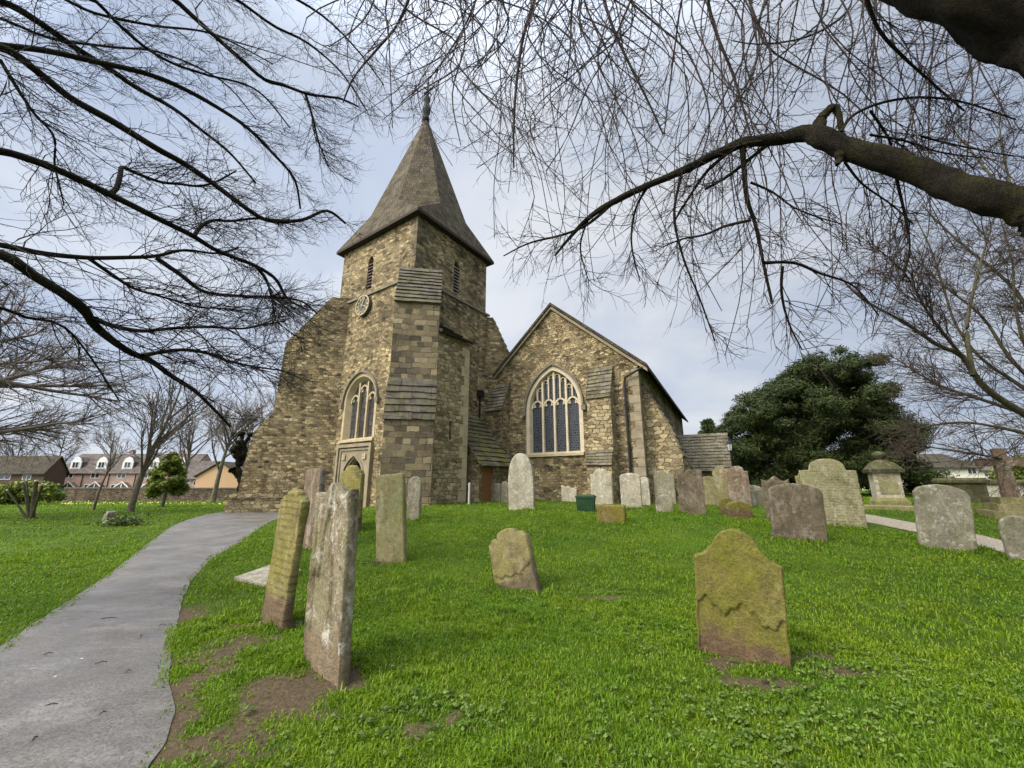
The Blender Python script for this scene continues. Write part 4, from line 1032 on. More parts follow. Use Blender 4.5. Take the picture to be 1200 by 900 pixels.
H_(596, 627, 598, 531, 'tall', 'pale', 'tall pale lichen covered headstone with a pointed oval top in front of the gable window', .16, yaw=18, roll=-1)
H_(578, 587, 588, 566, 'flat', 'grey', 'small grey headstone leaning on the wall beside the side door', .08, yaw=4, nx=16, nz=10)
H_(587, 596, 589, 564, 'round', 'grey', 'small round topped headstone between the side door and the tall pale stone', .08, yaw=-2, nx=16, nz=10)
H_(658, 677, 588, 569, 'broken', 'pale', 'low broken pale headstone against the wall under the gable window', .1, yaw=0, nx=20, nz=12)
H_(693, 719, 592, 549, 'shoulder', 'pale', 'pale lichen blotched headstone in front of the gable buttress', .1, yaw=8)
H_(728, 753, 595, 554, 'seg', 'pale', 'pale squarish headstone in front of the drainpipe', .1, yaw=6)
H_(750, 763, 592, 559, 'seg', 'pale', 'narrow pale headstone at the corner of the gable wall', .1, yaw=4, nx=16)
H_(768, 793, 590, 551, 'broken', 'grey', 'grey green headstone directly behind the small round lichened stone', .1, yaw=8)
H_(769, 790, 600, 579, 'round', 'grey', 'very small round topped stone with pale lichen rosettes in front of the grey green headstone', .12, yaw=10, nx=20, nz=12)
H_(797, 828, 602, 550, 'triple', 'dark', 'dark headstone with three rounded lobes on top and lichen at its foot', .12, yaw=10)
H_(824, 842, 591, 558, 'seg', 'tan', 'tan headstone standing under the porch eaves', .1, yaw=6, nx=20)
H_(839, 858, 593, 546, 'shoulder', 'tan', 'tall brown headstone with a lobed top just right of the porch', .12, yaw=6)
H_(856, 882, 594, 546, 'shoulder', 'brown', 'wide lichened headstone with a curved top in front of the yew', .12, yaw=6)
H_(881, 896, 593, 568, 'broken', 'grey', 'low grey stone sloping down beside the wide lichened headstone', .1, yaw=4, nx=16, nz=10)
H_(893, 905, 592, 570, 'round', 'grey', 'low rounded stone half hidden behind the square dark headstone', .1, yaw=4, nx=16, nz=10)
H_(844, 862, 603, 583, 'round', 'mossy', 'small dark round topped footstone partly behind its neighbour', .14, yaw=16, nx=20, nz=12)
H_(852, 882, 606, 587, 'low', 'mossy', 'small dark low footstone in front of its round topped neighbour', .14, yaw=16, nx=20, nz=12)
H_(904, 970, 633, 566, 'seg', 'dark', 'square dark brown headstone with a gently curved top on the lawn', .13, yaw=9, roll=3)
H_(945, 1016, 616, 537, 'shoulder', 'round', 'large pale round shouldered headstone with faint lettering and a stone plinth', .14, yaw=8, roll=1, pitch=-4)
H_(898, 932, 610, 558, 'wave', 'dark', 'dark wavy topped headstone hidden behind the square dark one', .1, yaw=8)
H_(938, 960, 600, 553, 'shoulder', 'tan', 'tan headstone peeping out behind the large round shouldered one', .1, yaw=8)
H_(1075, 1145, 643, 567, 'low', 'grey', 'wide grey headstone with rounded corners beside the gravel path', .14, yaw=10, roll=7, pitch=-3)
H_(1179, 1225, 655, 604, 'round', 'grey', 'grey round topped headstone cut by the picture edge', .14, yaw=10)
# large, low block on the lawn
o = H_(700, 734, 611, 591, 'flat', 'mossblock', 'low square mossy stump of a headstone alone on the grass', .3, yaw=14, nx=20, nz=12)
H_(119, 135, 615, 599, 'flat', 'grey', 'small square grey stone marker with plants at its foot', .3, yaw=20, nx=16, nz=10, group=None, name='stone_marker')

# plinth under the big round stone
T0 = on_ground(982, 616)
# ledger slab
mb = MB(); a, b, c, d = [on_ground(*q) for q in ((274, 681), (311, 690), (330, 672), (313, 667))]
c = on_ground(352, 672); d = on_ground(322, 664)
mb.prism([p + Z * .0 - Z * .05 for p in (a, b, c, d)], Z * .11); o = mb.build('ledger_slab', ST['pale'], None, uv=False); tag(o, 'flat pale ledger slab lying in the grass behind the yellow green stone', 'grave slab')
o = None

# pedestal tomb with urn
def part_box(mb, c, A, n, w, d, z0, z1, tw=None, td=None):
    tw = tw or w; td = td or d
    P = [c + A * (sx * w / 2) + n * (sy * d / 2) + Z * z0 for sx, sy in ((-1, -1), (1, -1), (1, 1), (-1, 1))]
    Q = [c + A * (sx * tw / 2) + n * (sy * td / 2) + Z * z1 for sx, sy in ((-1, -1), (1, -1), (1, 1), (-1, 1))]
    mb.add(P + Q, [(3, 2, 1, 0), (4, 5, 6, 7), (0, 1, 5, 4), (1, 2, 6, 5), (2, 3, 7, 6), (3, 0, 4, 7)])
B = on_ground(1043, 592); A = Matrix.Rotation(R_(6), 3, 'Z') @ -U; nn = Z.cross(A); s_ = pxm(B.y, 560)
pt = thing('pedestal_tomb', 'square pale pedestal tomb with a stepped cap and an urn on top', 'tomb', B)
hh = (592 - 531) * s_
mb = MB(); part_box(mb, B, A, nn, .50 * hh, .46 * hh, -.3, .08 * hh); part_box(mb, B, A, nn, .47 * hh, .43 * hh, .08 * hh, .14 * hh, .42 * hh, .38 * hh); mb.build('base', ST['greenish'], pt)
mb = MB(); part_box(mb, B, A, nn, .39 * hh, .35 * hh, .14 * hh, .60 * hh); dieo = mb.build('die', ST['pale'], pt)
mb = MB(); part_box(mb, B - nn * (.178 * hh), A, nn, .28 * hh, .012, .2 * hh, .55 * hh); mb.build('inscribed_panel', ST['round'], dieo)
mb = MB(); part_box(mb, B, A, nn, .50 * hh, .46 * hh, .60 * hh, .66 * hh, .53 * hh, .48 * hh); part_box(mb, B, A, nn, .50 * hh, .45 * hh, .66 * hh, .79 * hh, .30 * hh, .27 * hh); part_box(mb, B, A, nn, .28 * hh, .25 * hh, .79 * hh, .84 * hh, .14 * hh, .14 * hh); mb.build('cap', ST['blackmoss'], pt)
mb = MB(); mb.lathe(B + Z * .83 * hh, [(.05 * hh, 0), (.04 * hh, .03 * hh), (.10 * hh, .07 * hh), (.115 * hh, .11 * hh), (.105 * hh, .14 * hh), (.06 * hh, .16 * hh), (.02 * hh, .18 * hh)], 14); mb.build('urn', ST['blackmoss'], pt, smooth=True)

# stone cross on steps (right edge), standing back from the path
B = on_ground(1192, 607); A = Matrix.Rotation(R_(2), 3, 'Z') @ -U; nn = Z.cross(A); s_ = pxm(B.y, 570); hh = (607 - 528) * s_
cx = thing('memorial_cross', 'brown stone cross on a stepped plinth at the edge of the photograph', 'cross', B)
mb = MB(); lean = A * -.0
P = [(-.09, .28), (.09, .28), (.075, .74), (.27, .74), (.27, .86), (.07, .86), (.065, 1.0), (-.065, 1.0), (-.07, .86), (-.27, .86), (-.27, .74), (-.075, .74)]
mb.prism([B + A * (x * hh) + Z * z * hh - nn * .08 for x, z in P], nn * .16); mb.build('cross_shaft', ST['brown'], cx)
mb = MB(); part_box(mb, B, A, nn, .62 * hh, .62 * hh, -.3, .10 * hh); part_box(mb, B, A, nn, .46 * hh, .46 * hh, .10 * hh, .20 * hh); part_box(mb, B, A, nn, .34 * hh, .34 * hh, .20 * hh, .29 * hh); mb.build('stepped_plinth', ST['greenish'], cx)
# chest tombs behind
for (x0, x1, yb, yt, mt, lb) in ((1112, 1150, 589, 561, 'blackmoss', 'dark mossy chest tomb with an overhanging lid beyond the gravel path'), (1146, 1190, 586, 563, 'pale', 'pale stone chest tomb with a thin dark lid behind the mossy one')):
    B = on_ground((x0 + x1) / 2, yb); A = -U; nn = Z.cross(A); s_ = pxm(B.y, 575); W = (x1 - x0) * s_ * 1.05; hh = (yb - yt) * s_
    t_ = thing('chest_tomb', lb, 'tomb', B, 'chest tombs beyond the path'); mb = MB(); part_box(mb, B, A, nn, W * .9, W * .5, -.3, hh * .8); mb.build('chest', ST[mt], t_)
    mb = MB(); part_box(mb, B, A, nn, W * 1.05, W * .62, hh * .8, hh * .9); part_box(mb, B, A, nn, W * 1.05, W * .62, hh * .9, hh, W * .95, W * .5); mb.build('lid', ST['blackmoss'], t_)
# low kerb of a grave by the path
B = on_ground(1155, 597); mb = MB(); part_box(mb, B, -U, V, 1.9, .5, -.2, .1); tag(mb.build('grave_kerb', ST['mossy'], None), 'low mossy stone kerb of a grave in front of the chest tombs', 'grave kerb')
B = on_ground(1050, 596.5); mb = MB(); part_box(mb, B, -U, V, 3.2, 1.0, -.2, .1); tag(mb.build('tomb_step', ST['greenish'], None), 'low stone edging in front of the pedestal tomb', 'grave kerb')

# plastic box on the grass, white post by the tower, lantern by the porch
B = on_ground(687, 599); s_ = pxm(B.y, 590); A = Matrix.Rotation(R_(16), 3, 'Z') @ -U; nn = Z.cross(A)
gb = thing('storage_box', 'green plastic storage box on the grass in front of the gable wall', 'box', B)
M['green_plastic'] = plain('green_plastic', (.018, .055, .020), .6, .35); hw = 21 * s_
mb = MB(); part_box(mb, B, A, nn, hw * .9, hw * .6, -.02, 15 * s_, hw, hw * .68)
for k in range(5): part_box(mb, B + A * hw * (-.36 + .18 * k) - nn * hw * .3, A, nn, hw * .04, .05, .03, 14 * s_)
mb.build('box_body', M['green_plastic'], gb)
mb = MB(); part_box(mb, B, A, nn, hw * 1.06, hw * .74, 15 * s_, 17 * s_); part_box(mb, B, A, nn, hw * 1.04, hw * .72, 17 * s_, 18.5 * s_, hw * .9, hw * .5); mb.build('lid', M['green_plastic'], gb)
B = on_ground(549.5, 591); mb = MB(); mb.lathe(B - Z * .1, [(.045, 0), (.045, .9), (.03, .95)], 10); tag(mb.build('marker_post', M['pale_post'], None), 'short pale post at the foot of the stair turret', 'post')
Lp = at(855, 523, 24.5); gz = G(Lp.x, Lp.y)
lt = thing('lantern_post', 'old black lantern on a thin post beside the porch roof', 'street lamp', (Lp.x, Lp.y, gz))
mb = MB(); mb.lathe((Lp.x, Lp.y, gz - .1), [(.09, 0), (.07, .5), (.045, .6), (.04, Lp.z - gz - .25), (.07, Lp.z - gz - .2), (.05, Lp.z - gz - .1)], 10); mb.build('post', M['iron'], lt)
m = N('lantern_glass', .1, .5); M['lantern_glass'] = m.fin((.55, .60, .62, 1))
mb = MB(); z0 = Lp.z - .3; mb.lathe((Lp.x, Lp.y, z0), [(.10, .05), (.17, .45)], 6); lg = mb.build('lantern_glass', M['lantern_glass'], lt)
mb = MB(); mb.lathe((Lp.x, Lp.y, z0), [(.21, .45), (.2, .48), (.09, .64), (.06, .66), (.04, .76), (.01, .82)], 6); mb.build('lantern_cap', M['iron'], lt)
mb = MB()
for k in range(6):
    a = k * math.pi / 3; d = Vector((math.cos(a), math.sin(a), 0)); c0 = Vector((Lp.x, Lp.y, z0)); mb.tube([c0 + d * .105 + Z * .03, c0 + d * .178 + Z * .47], .012, 4)
mb.build('lantern_frame', M['iron'], lt)
# twigs and litter on the path
mb = MB()
for px, py, l_, a in ((127, 727, .16, .2), (118, 780, .08, .6), (56, 769, .06, 1.), (165, 748, .06, 2.), (215, 707, .12, 2.6), (190, 735, .07, .4), (150, 790, .05, 1.3), (60, 830, .07, .3), (40, 870, .05, 2.), (120, 840, .04, .9)):
    p = on_ground(px, py) + Z * .022; d = Vector((math.cos(a), math.sin(a), 0)); q = Vector((-d.y, d.x, 0)); mb.tube([p - d * l_ / 2, p + q * l_ * .1 + Z * .008, p + d * l_ / 2], [.003, .004, .002], 5)
tag(mb.build('path_twigs', M['dark_wood'], None), 'small fallen twigs scattered on the tarmac path', 'twigs', kind='stuff')
mb = MB()
for px, py in ((95, 775), (64, 796)):
    p = on_ground(px, py) + Z * .02; mb.cbox(p, .014, .010, .004, px)
tag(mb.build('paper_scraps', M['white_paint'], None), 'tiny pale scraps lying on the tarmac path', 'litter', kind='stuff')
# ------------------------------------------------------------------ trees
def nrmz(v): return v / (np.linalg.norm(v, axis=-1, keepdims=True) + 1e-9)
def resample(P, K):
    P = np.array([tuple(p) for p in P], float)
    sg = np.linalg.norm(np.diff(P, axis=0), axis=1); md = np.median(sg) * 1.5 + 1e-6; Q = [P[0]]
    for i, l in enumerate(sg):                 # even out the spacing so the curve does not overshoot
        k = min(30, max(1, int(math.ceil(l / md)))); Q += [P[i] + (P[i + 1] - P[i]) * (j / k) for j in range(1, k + 1)]
    P = np.array(Q); n = len(P)
    if n > 2:                                  # Catmull-Rom
        out = []
        for i in range(n - 1):
            p0, p1, p2, p3 = P[max(i - 1, 0)], P[i], P[i + 1], P[min(i + 2, n - 1)]
            for t in np.linspace(0, 1, 8, endpoint=False): out.append(.5 * (2 * p1 + (p2 - p0) * t + (2 * p0 - 5 * p1 + 4 * p2 - p3) * t * t + (3 * p1 - p0 - 3 * p2 + p3) * t ** 3))
        out.append(P[-1]); P = np.array(out)
    d = np.r_[0, np.cumsum(np.linalg.norm(np.diff(P, axis=0), axis=1))]; s = np.linspace(0, d[-1], K)
    return np.stack([np.interp(s, d, P[:, k]) for k in range(3)], 1)
def spawn(P, R, count, ln, rad, ang, bias, noise, g, K=6, t0=.1, t1=1., curl=.0, tipshort=.5):
    """children of the curves P (n,Kp,3): 'count' per curve"""
    n, Kp, _ = P.shape
    idx = np.repeat(np.arange(n), count); m = len(idx); t = g.uniform(t0, t1, m) * (Kp - 1) * .999
    i = t.astype(int); f = (t - i)[:, None]
    p = P[idx, i] * (1 - f) + P[idx, i + 1] * f; tan = nrmz(P[idx, i + 1] - P[idx, i]); rr = R[idx, i]
    perp = nrmz(np.cross(tan, g.normal(size=(m, 3)))); a = R_(1) * g.uniform(ang[0], ang[1], m)[:, None]
    d = nrmz(tan * np.cos(a) + perp * np.sin(a)); L_ = g.uniform(ln[0], ln[1], m) * (1 - tipshort * t / (Kp - 1))
    out = [p]; cv = nrmz(g.normal(size=(m, 3))) * curl
    for k in range(K - 1):
        d = nrmz(d + np.array(bias) + cv + g.normal(size=(m, 3)) * noise); p = p + d * (L_ / (K - 1))[:, None]; out.append(p)
    Pc = np.stack(out, 1); r0 = np.minimum(rad[0], rr * .8)
    Rc = r0[:, None] * np.linspace(1, rad[1] / rad[0], K)[None]
    return Pc, Rc
def tubes(P, R, m=3):
    """vectorised tubes -> verts, quads"""
    n, K, _ = P.shape; T = nrmz(np.gradient(P, axis=1)); ref = np.where(np.abs(T[..., 2:3]) > .9, np.array([1., 0, 0]), np.array([0, 0, 1.]))
    A = nrmz(np.cross(T, ref)); B = np.cross(T, A); th = 2 * np.pi * np.arange(m) / m
    Vv = P[:, :, None] + (A[:, :, None] * np.cos(th)[None, None, :, None] + B[:, :, None] * np.sin(th)[None, None, :, None]) * R[:, :, None, None]
    base = (np.arange(n) * K * m)[:, None, None] + (np.arange(K - 1) * m)[None, :, None]; k = np.arange(m)[None, None]; k2 = (k + 1) % m
    F = np.stack([base + k, base + k2, base + m + k2, base + m + k], -1).reshape(-1, 4)
    return Vv.reshape(-1, 3), F
def buds(C, D, S):
    n = len(C); D = nrmz(D); A = nrmz(np.cross(D, np.array([.31, .2, .93]))); B = np.cross(D, A); S = np.asarray(S)[:, None]
    Vv = np.stack([C - D * S * .3, C + D * S * .8 + A * S * .5, C + D * S * .8 - A * S * .25 + B * S * .43, C + D * S * .8 - A * S * .25 - B * S * .43, C + D * S * 2.4], 1)
    b = np.arange(n)[:, None] * 5
    F = np.concatenate([b + np.array([[0, 2, 1]]), b + np.array([[0, 3, 2]]), b + np.array([[0, 1, 3]]), b + np.array([[4, 1, 2]]), b + np.array([[4, 2, 3]]), b + np.array([[4, 3, 1]])])
    return Vv.reshape(-1, 3), F
def combine(name, pieces, mat, parent):
    Vs, F4, F3, b = [], [], [], 0
    for v_, f_ in pieces:
        (F4 if f_.shape[1] == 4 else F3).append(f_ + b); Vs.append(v_); b += len(v_)
    F = [np.concatenate(x) for x in (F4, F3) if x]
    return np_mesh(name, np.concatenate(Vs), F, mat, parent, smooth=True)
def bark(name, c1, c2, moss, mo, sc=6, bd=.03):
    m = N(name, .9, .15); P = m.pos(); f = m.noise(P, sc, 6, .7); f2 = m.noise(m.vec('MULTIPLY', P, (1, 1, .4)), sc * 4, 5, .7)
    c = m.mix(m.rng(f, .3, .7), c1, c2); nz = m.n('SeparateXYZ', {0: m.n('NewGeometry').outputs['Normal']}).outputs[2]
    c = m.mix(m.math('MULTIPLY', m.rng(m.math('ADD', m.noise(P, sc * .4, 5), m.math('MULTIPLY', nz, .12)), .42, .62), mo), c, moss)
    f3 = m.noise(P, sc * 9, 5, .75); rg = m.n('TexVoronoi', {'Vector': m.vec('MULTIPLY', P, (1, 1, .5)), 'Scale': sc * 5.}, feature='DISTANCE_TO_EDGE').outputs['Distance']
    c = m.mix(1., c, m.rng(f2, .25, .75, .45, 1.5), 'MULTIPLY'); c = m.mix(1., c, m.rng(f3, .3, .7, .55, 1.5), 'MULTIPLY')
    return m.fin(c, m.bump(m.math('ADD', m.math('ADD', f, f2), m.math('ADD', m.math('MULTIPLY', f3, .6), m.rng(rg, 0, .25, 0, .22))), 1., bd))
M['bark'] = bark('dark_mossy_bark', (.013, .011, .008), (.032, .026, .017), (.050, .046, .012), .55, 9, .06)
M['bark_limb'] = bark('dark_cracked_bark', (.014, .011, .008), (.040, .031, .020), (.045, .042, .014), .4, 9, .08)
M['bark_twig'] = plain('dark_twigs', (.022, .016, .015), .8)
M['bark_twig2'] = plain('purple_brown_twigs', (.040, .027, .024), .8)
M['bark_far'] = bark('grey_brown_bark', (.14, .118, .09), (.20, .175, .13), (.14, .14, .06), .5, 3)
M['bark_far_twig'] = plain('grey_brown_twigs', (.15, .122, .105), .85)
M['bark_rt'] = bark('olive_bark', (.055, .046, .030), (.09, .075, .05), (.09, .09, .03), .6, 4)
M['bark_rt_twig'] = plain('olive_brown_twigs', (.066, .048, .036), .85)

def rough_tube(name, P, R, mat, parent, m=20, amp=.12, seed=0, K=None):
    """a thick limb or trunk with uneven bark relief"""
    K = K or max(16, len(P) * 6); Pp = resample(P, K); Pa = np.array([tuple(p) for p in P], float); ds = np.r_[0, np.cumsum(np.linalg.norm(np.diff(Pa, axis=0), axis=1))]; R = np.interp(np.linspace(0, 1, K), ds / ds[-1] if len(R) == len(ds) else np.linspace(0, 1, len(R)), R)
    Vv, F = tubes(Pp[None], R[None], m); Vv = Vv.reshape(K, m, 3); th = np.arange(m)
    s = np.linspace(0, 1, K)[:, None] * K * .35
    nz = vnoise(np.cos(2 * np.pi * th / m)[None] * 2.2 + s * .35 + 7, np.sin(2 * np.pi * th / m)[None] * 2.2 + s, seed) - .5 + .5 * (vnoise(np.cos(2 * np.pi * th / m)[None] * 6 + s * .9, np.sin(2 * np.pi * th / m)[None] * 6 + s * 2, seed + 1) - .5)
    Vv = Pp[:, None] + (Vv - Pp[:, None]) * (1 + amp * 2 * nz)[..., None]
    return np_mesh(name, Vv.reshape(-1, 3), F, mat, parent, smooth=True)
def pxpath(pts, Y0, Y1):
    n = len(pts); return [at(x, y, Y0 + (Y1 - Y0) * i / (n - 1)) for i, (x, y) in enumerate(pts)]

# --- tree on the left whose boughs reach across the sky; its trunk stands outside the frame
g = np.random.default_rng(3)
LT0 = Vector((-10.5, 2.6, 0)); LT0.z = G(LT0.x, LT0.y)
ltree = thing('bare_tree', 'bare budding tree whose dark boughs reach across the sky from the left edge', 'tree', LT0, 'bare winter trees')
trk = [LT0 - Z * .3, LT0 + Vector((.1, .1, 2.2)), LT0 + Vector((.3, .1, 5)), LT0 + Vector((.2, .3, 9)), LT0 + Vector((.5, .5, 13))]
rough_tube('trunk', trk, [.62, .46, .40, .28, .10], M['bark'], ltree, 24, .1, 3)
LB = [
 ([(3, 2), (47, 27), (90, 57), (127, 80), (160, 103), (200, 125), (233, 150), (270, 180), (300, 215)], 9, 2, 5.0, 8.5, 7),
 ([(0, 53), (57, 60), (110, 72), (167, 85), (207, 100), (250, 123), (290, 150), (320, 180), (345, 210), (352, 245)], 8, 2, 4.6, 8.0, 6),
 ([(0, 55), (43, 83), (83, 115), (133, 143), (180, 172), (213, 190), (247, 213), (283, 240), (313, 258), (353, 258), (383, 247), (405, 262)], 10, 2.5, 4.4, 8.0, 5.5),
 ([(0, 177), (50, 192), (87, 208), (127, 227), (167, 247), (207, 267), (227, 277), (253, 293), (300, 312), (323, 327), (337, 350), (362, 364)], 9.5, 2, 4.2, 7.8, 4.6),
 ([(127, 227), (136, 222), (141, 205), (143, 196), (160, 203), (187, 213), (233, 218), (253, 213), (277, 200)], 6, 1.6, 5.4, 6.6, None),
 ([(227, 277), (234, 267), (242, 261), (253, 258), (270, 259), (300, 256), (330, 258)], 5, 2, 6.2, 7.2, None),
 ([(300, 312), (312, 328), (318, 348), (323, 375)], 4, 1.4, 7.0, 7.4, None),
 ([(0, 287), (50, 297), (100, 302), (143, 302), (183, 300), (217, 293), (253, 297), (280, 290)], 6.5, 1.6, 4.3, 7.2, 4.2),
 ([(183, 302), (213, 323), (240, 342), (283, 347), (320, 348), (353, 353), (372, 368)], 5, 1.6, 5.9, 7.6, None),
 ([(103, 302), (133, 323), (157, 338), (187, 347), (233, 360), (275, 362)], 4, 1.4, 5.2, 6.8, None),
 ([(0, 298), (40, 323), (80, 348), (100, 365), (110, 380), (133, 400), (153, 413), (177, 423), (200, 440), (227, 457), (253, 482), (270, 500)], 12, 2, 4.0, 6.8, 3.6),
 ([(110, 373), (133, 382), (167, 388), (200, 385), (240, 383), (283, 385), (335, 376)], 5.5, 1.6, 4.9, 6.6, None),
 ([(167, 417), (187, 413), (217, 410), (247, 415), (267, 423), (300, 430), (330, 434)], 5, 1.6, 5.3, 6.8, None),
 ([(197, -5), (227, 20), (257, 47), (283, 70), (310, 93), (333, 100), (360, 110), (400, 116), (420, 125)], 6.5, 2, 6.0, 8.4, 8.5),
 ([(358, 110), (367, 140), (373, 165), (385, 195)], 3.5, 1.3, 7.8, 8.2, None),
 ([(103, -3), (133, 23), (167, 53), (200, 73), (240, 87), (300, 105), (340, 150)], 5, 1.6, 5.6, 8.0, 7.5),
 ([(0, 70), (20, 103), (40, 133), (63, 160), (64, 193), (75, 240)], 4.5, 1.5, 4.6, 5.4, None),
 ([(270, -5), (320, 30), (360, 50), (400, 85), (430, 130)], 4, 1.4, 7.0, 9.0, 9.5),
 ([(330, -10), (380, 20), (420, 60), (450, 100)], 3.5, 1.4, 7.5, 9.0, 10),
 ([(60, -8), (110, 15), (180, 30), (250, 40), (320, 75)], 4.5, 1.4, 5.5, 8.0, 7.8),
 ([(-5, 360), (30, 372), (70, 380), (100, 410), (140, 470)], 4, 1.3, 5.0, 6.4, 3.4),
 ([(-5, 20), (60, 45), (130, 55), (190, 62), (260, 95), (300, 140)], 4, 1.3, 6.0, 8.6, 6.8),
]
mains = []; pcs = []
for pts, w0, w1, Y0, Y1, zt in LB:
    path = pxpath(pts, Y0, Y1); ra = [max(.004, (w0 + (w1 - w0) * i / (len(pts) - 1)) / 2 * p.y / 400) for i, p in enumerate(path)]
    if zt:                                     # carried back to the trunk outside the frame
        j = LT0 + Vector((.25, .15, zt)); path = [j, j.lerp(path[0], .5) + Z * .1] + path; ra = [ra[0] * 1.5, ra[0] * 1.2] + ra
        rough_tube('limb', path, ra, M['bark'], ltree, 8, .08, len(mains))
    else: pcs.append((path, ra))
    q = resample(path, 24); r_ = np.interp(np.linspace(0, 1, 24), np.linspace(0, 1, len(ra)), ra); k0 = 6 if zt else 0
    mains.append((resample(q[k0:], 24), r_[np.linspace(k0, 23, 24).astype(int)]))
for path, ra in pcs: rough_tube('branch', path, ra, M['bark'], ltree, 6, .06, 1)
MP = np.stack([a for a, b in mains]); MR = np.stack([b for a, b in mains])
P1, R1 = spawn(MP, MR, 28, (.6, 2.0), (.0085, .0034), (20, 65), (.10, .05, -.05), .16, g, 8, .06)
P2, R2 = spawn(P1, R1, 8, (.25, .8), (.0046, .0025), (25, 65), (.05, .02, .02), .2, g, 6, .15)
P3, R3 = spawn(P2, R2, 2, (.08, .34), (.0033, .0021), (25, 70), (0, 0, .16), .2, g, 4, .2)
ends = np.concatenate([P3[:, -1], P2[:, -1], P3[:, 2]]); dirs = np.concatenate([P3[:, -1] - P3[:, -2], P2[:, -1] - P2[:, -2], P3[:, 2] - P3[:, 1] + .02 * g.normal(size=P3[:, 2].shape)])
combine('crown', [tubes(P1, R1, 4), tubes(P2, R2, 3), tubes(P3, R3, 3), buds(ends, dirs, g.uniform(.004, .0085, len(ends)))], M['bark_twig'], ltree)

# --- tree on the right: massive limb overhead, one long mossy branch, hanging twigs
g = np.random.default_rng(5)
RT0 = Vector((7.6, .6, 0)); rtree = thing('bare_tree', 'massive bare tree at the right with a long mossy branch and hanging twigs', 'tree', RT0, 'bare winter trees')
rough_tube('trunk', [RT0 - Z * .3, RT0 + Vector((0, 0, 1.5)), RT0 + Vector((-.1, .1, 3.2)), RT0 + Vector((-.05, .1, 6)), RT0 + Vector((.3, -.2, 10))], [1.1, .85, .8, .55, .2], M['bark'], rtree, 28, .1, 8)
big = [RT0 + Vector((-.2, .3, 3.2)), at(1420, 70, 2.5), at(1252, -8, 2.7), at(1092, -76, 2.9), at(900, -200, 3.1), at(640, -330, 3.4), at(300, -420, 3.6)]
rough_tube('limb', big, [.75, .60, .52, .50, .36, .24, .10], M['bark_limb'], rtree, 56, .13, 21, 140)
long_ = [(1250, 262, 64), (1200, 241, 44), (1150, 229, 40), (1120, 218, 36), (1090, 207, 33), (1040, 188, 29), (1000, 177, 26), (965, 163, 27), (945, 157, 22), (910, 163, 16), (870, 168, 14), (840, 180, 12), (800, 200, 10), (760, 217, 9), (720, 236, 8), (690, 255, 6.5), (668, 278, 4), (650, 300, 2.5)]
pl_ = [RT0 + Vector((-.3, .3, 3.0))] + [at(x, y, 3.0 + .12 * i) for i, (x, y, w_) in enumerate(long_)]
rl_ = [.34] + [w_ / 2 * (3.0 + .12 * i) / 400 for i, (x, y, w_) in enumerate(long_)]
lb_ = rough_tube('limb', pl_, [r * .86 for r in rl_], M['bark'], rtree, 22, .16, 33, 160)
def Yl(px): return float(np.interp(-px, [-x for x, y, w_ in long_], [3.0 + .12 * i for i in range(len(long_))]))
stub = [(958, 155), (962, 140), (970, 130), (978, 126), (983, 135), (986, 158)]
rough_tube('broken_stub', pxpath(stub, Yl(958), Yl(958) - .05), [.075, .06, .05, .045, .035, .018], M['bark'], rtree, 12, .25, 4, 24)
rough_tube('broken_stub', pxpath([(985, 172), (984, 186), (981, 193)], Yl(985), Yl(985) - .05), [.06, .045, .02], M['bark'], rtree, 10, .12, 4, 10)
SB = [([(870, 170), (872, 200), (876, 235), (885, 262), (895, 310), (905, 356)], 6.5, 2.5), ([(862, 172), (840, 190), (825, 205), (805, 235), (790, 260)], 5, 2), ([(905, 165), (880, 185), (855, 205), (826, 222)], 5, 3),
      ([(880, 258), (850, 265), (826, 275), (800, 280), (775, 290)], 3.5, 1.5), ([(880, 214), (905, 225), (930, 243), (960, 255), (985, 262)], 3, 1.3), ([(895, 308), (930, 308), (960, 320), (1000, 335), (1030, 370)], 4, 1.4), ([(917, 312), (916, 345), (925, 380), (940, 410)], 3.5, 1.3),
      ([(720, 236), (690, 262), (660, 275), (620, 285), (590, 300)], 4, 1.3), ([(760, 217), (745, 245), (740, 285), (750, 330)], 3.5, 1.3), ([(800, 200), (790, 250), (800, 300), (820, 350), (838, 400)], 3.5, 1.3), ([(690, 255), (680, 290), (690, 330)], 2.5, 1.2),
      ([(985, 155), (1000, 135), (1035, 120), (1080, 114), (1130, 120), (1190, 140)], 4, 2), ([(1050, 190), (1052, 215), (1060, 250), (1066, 290), (1058, 330)], 4, 1.4), ([(990, 190), (1010, 215), (1045, 240), (1070, 262)], 3, 1.4), ([(1020, 130), (1040, 160), (1048, 185)], 3, 2), ([(1020, 158), (1060, 165), (1100, 178), (1150, 185)], 3, 1.5), ([(1080, 160), (1120, 170), (1180, 182)], 3, 1.5), ([(1015, -5), (1030, 35), (1060, 68), (1090, 95), (1130, 130)], 5, 2)]
sbm = []
for pts, w0, w1 in SB:
    Yb = Yl(min(max(pts[0][0], 650), 1200)); path = pxpath(pts, Yb, Yb + .5); ra = [(w0 + (w1 - w0) * i / (len(pts) - 1)) / 2 * p.y / 400 for i, p in enumerate(path)]
    rough_tube('branch', path, ra, M['bark'], rtree, 6, .08, len(sbm)); sbm.append((resample(path, 20), np.interp(np.linspace(0, 1, 20), np.linspace(0, 1, len(ra)), ra)))
q = resample(pl_[9:], 20); sbm.append((q, np.interp(np.linspace(0, 1, 20), np.linspace(0, 1, len(rl_) - 9), rl_[9:])))
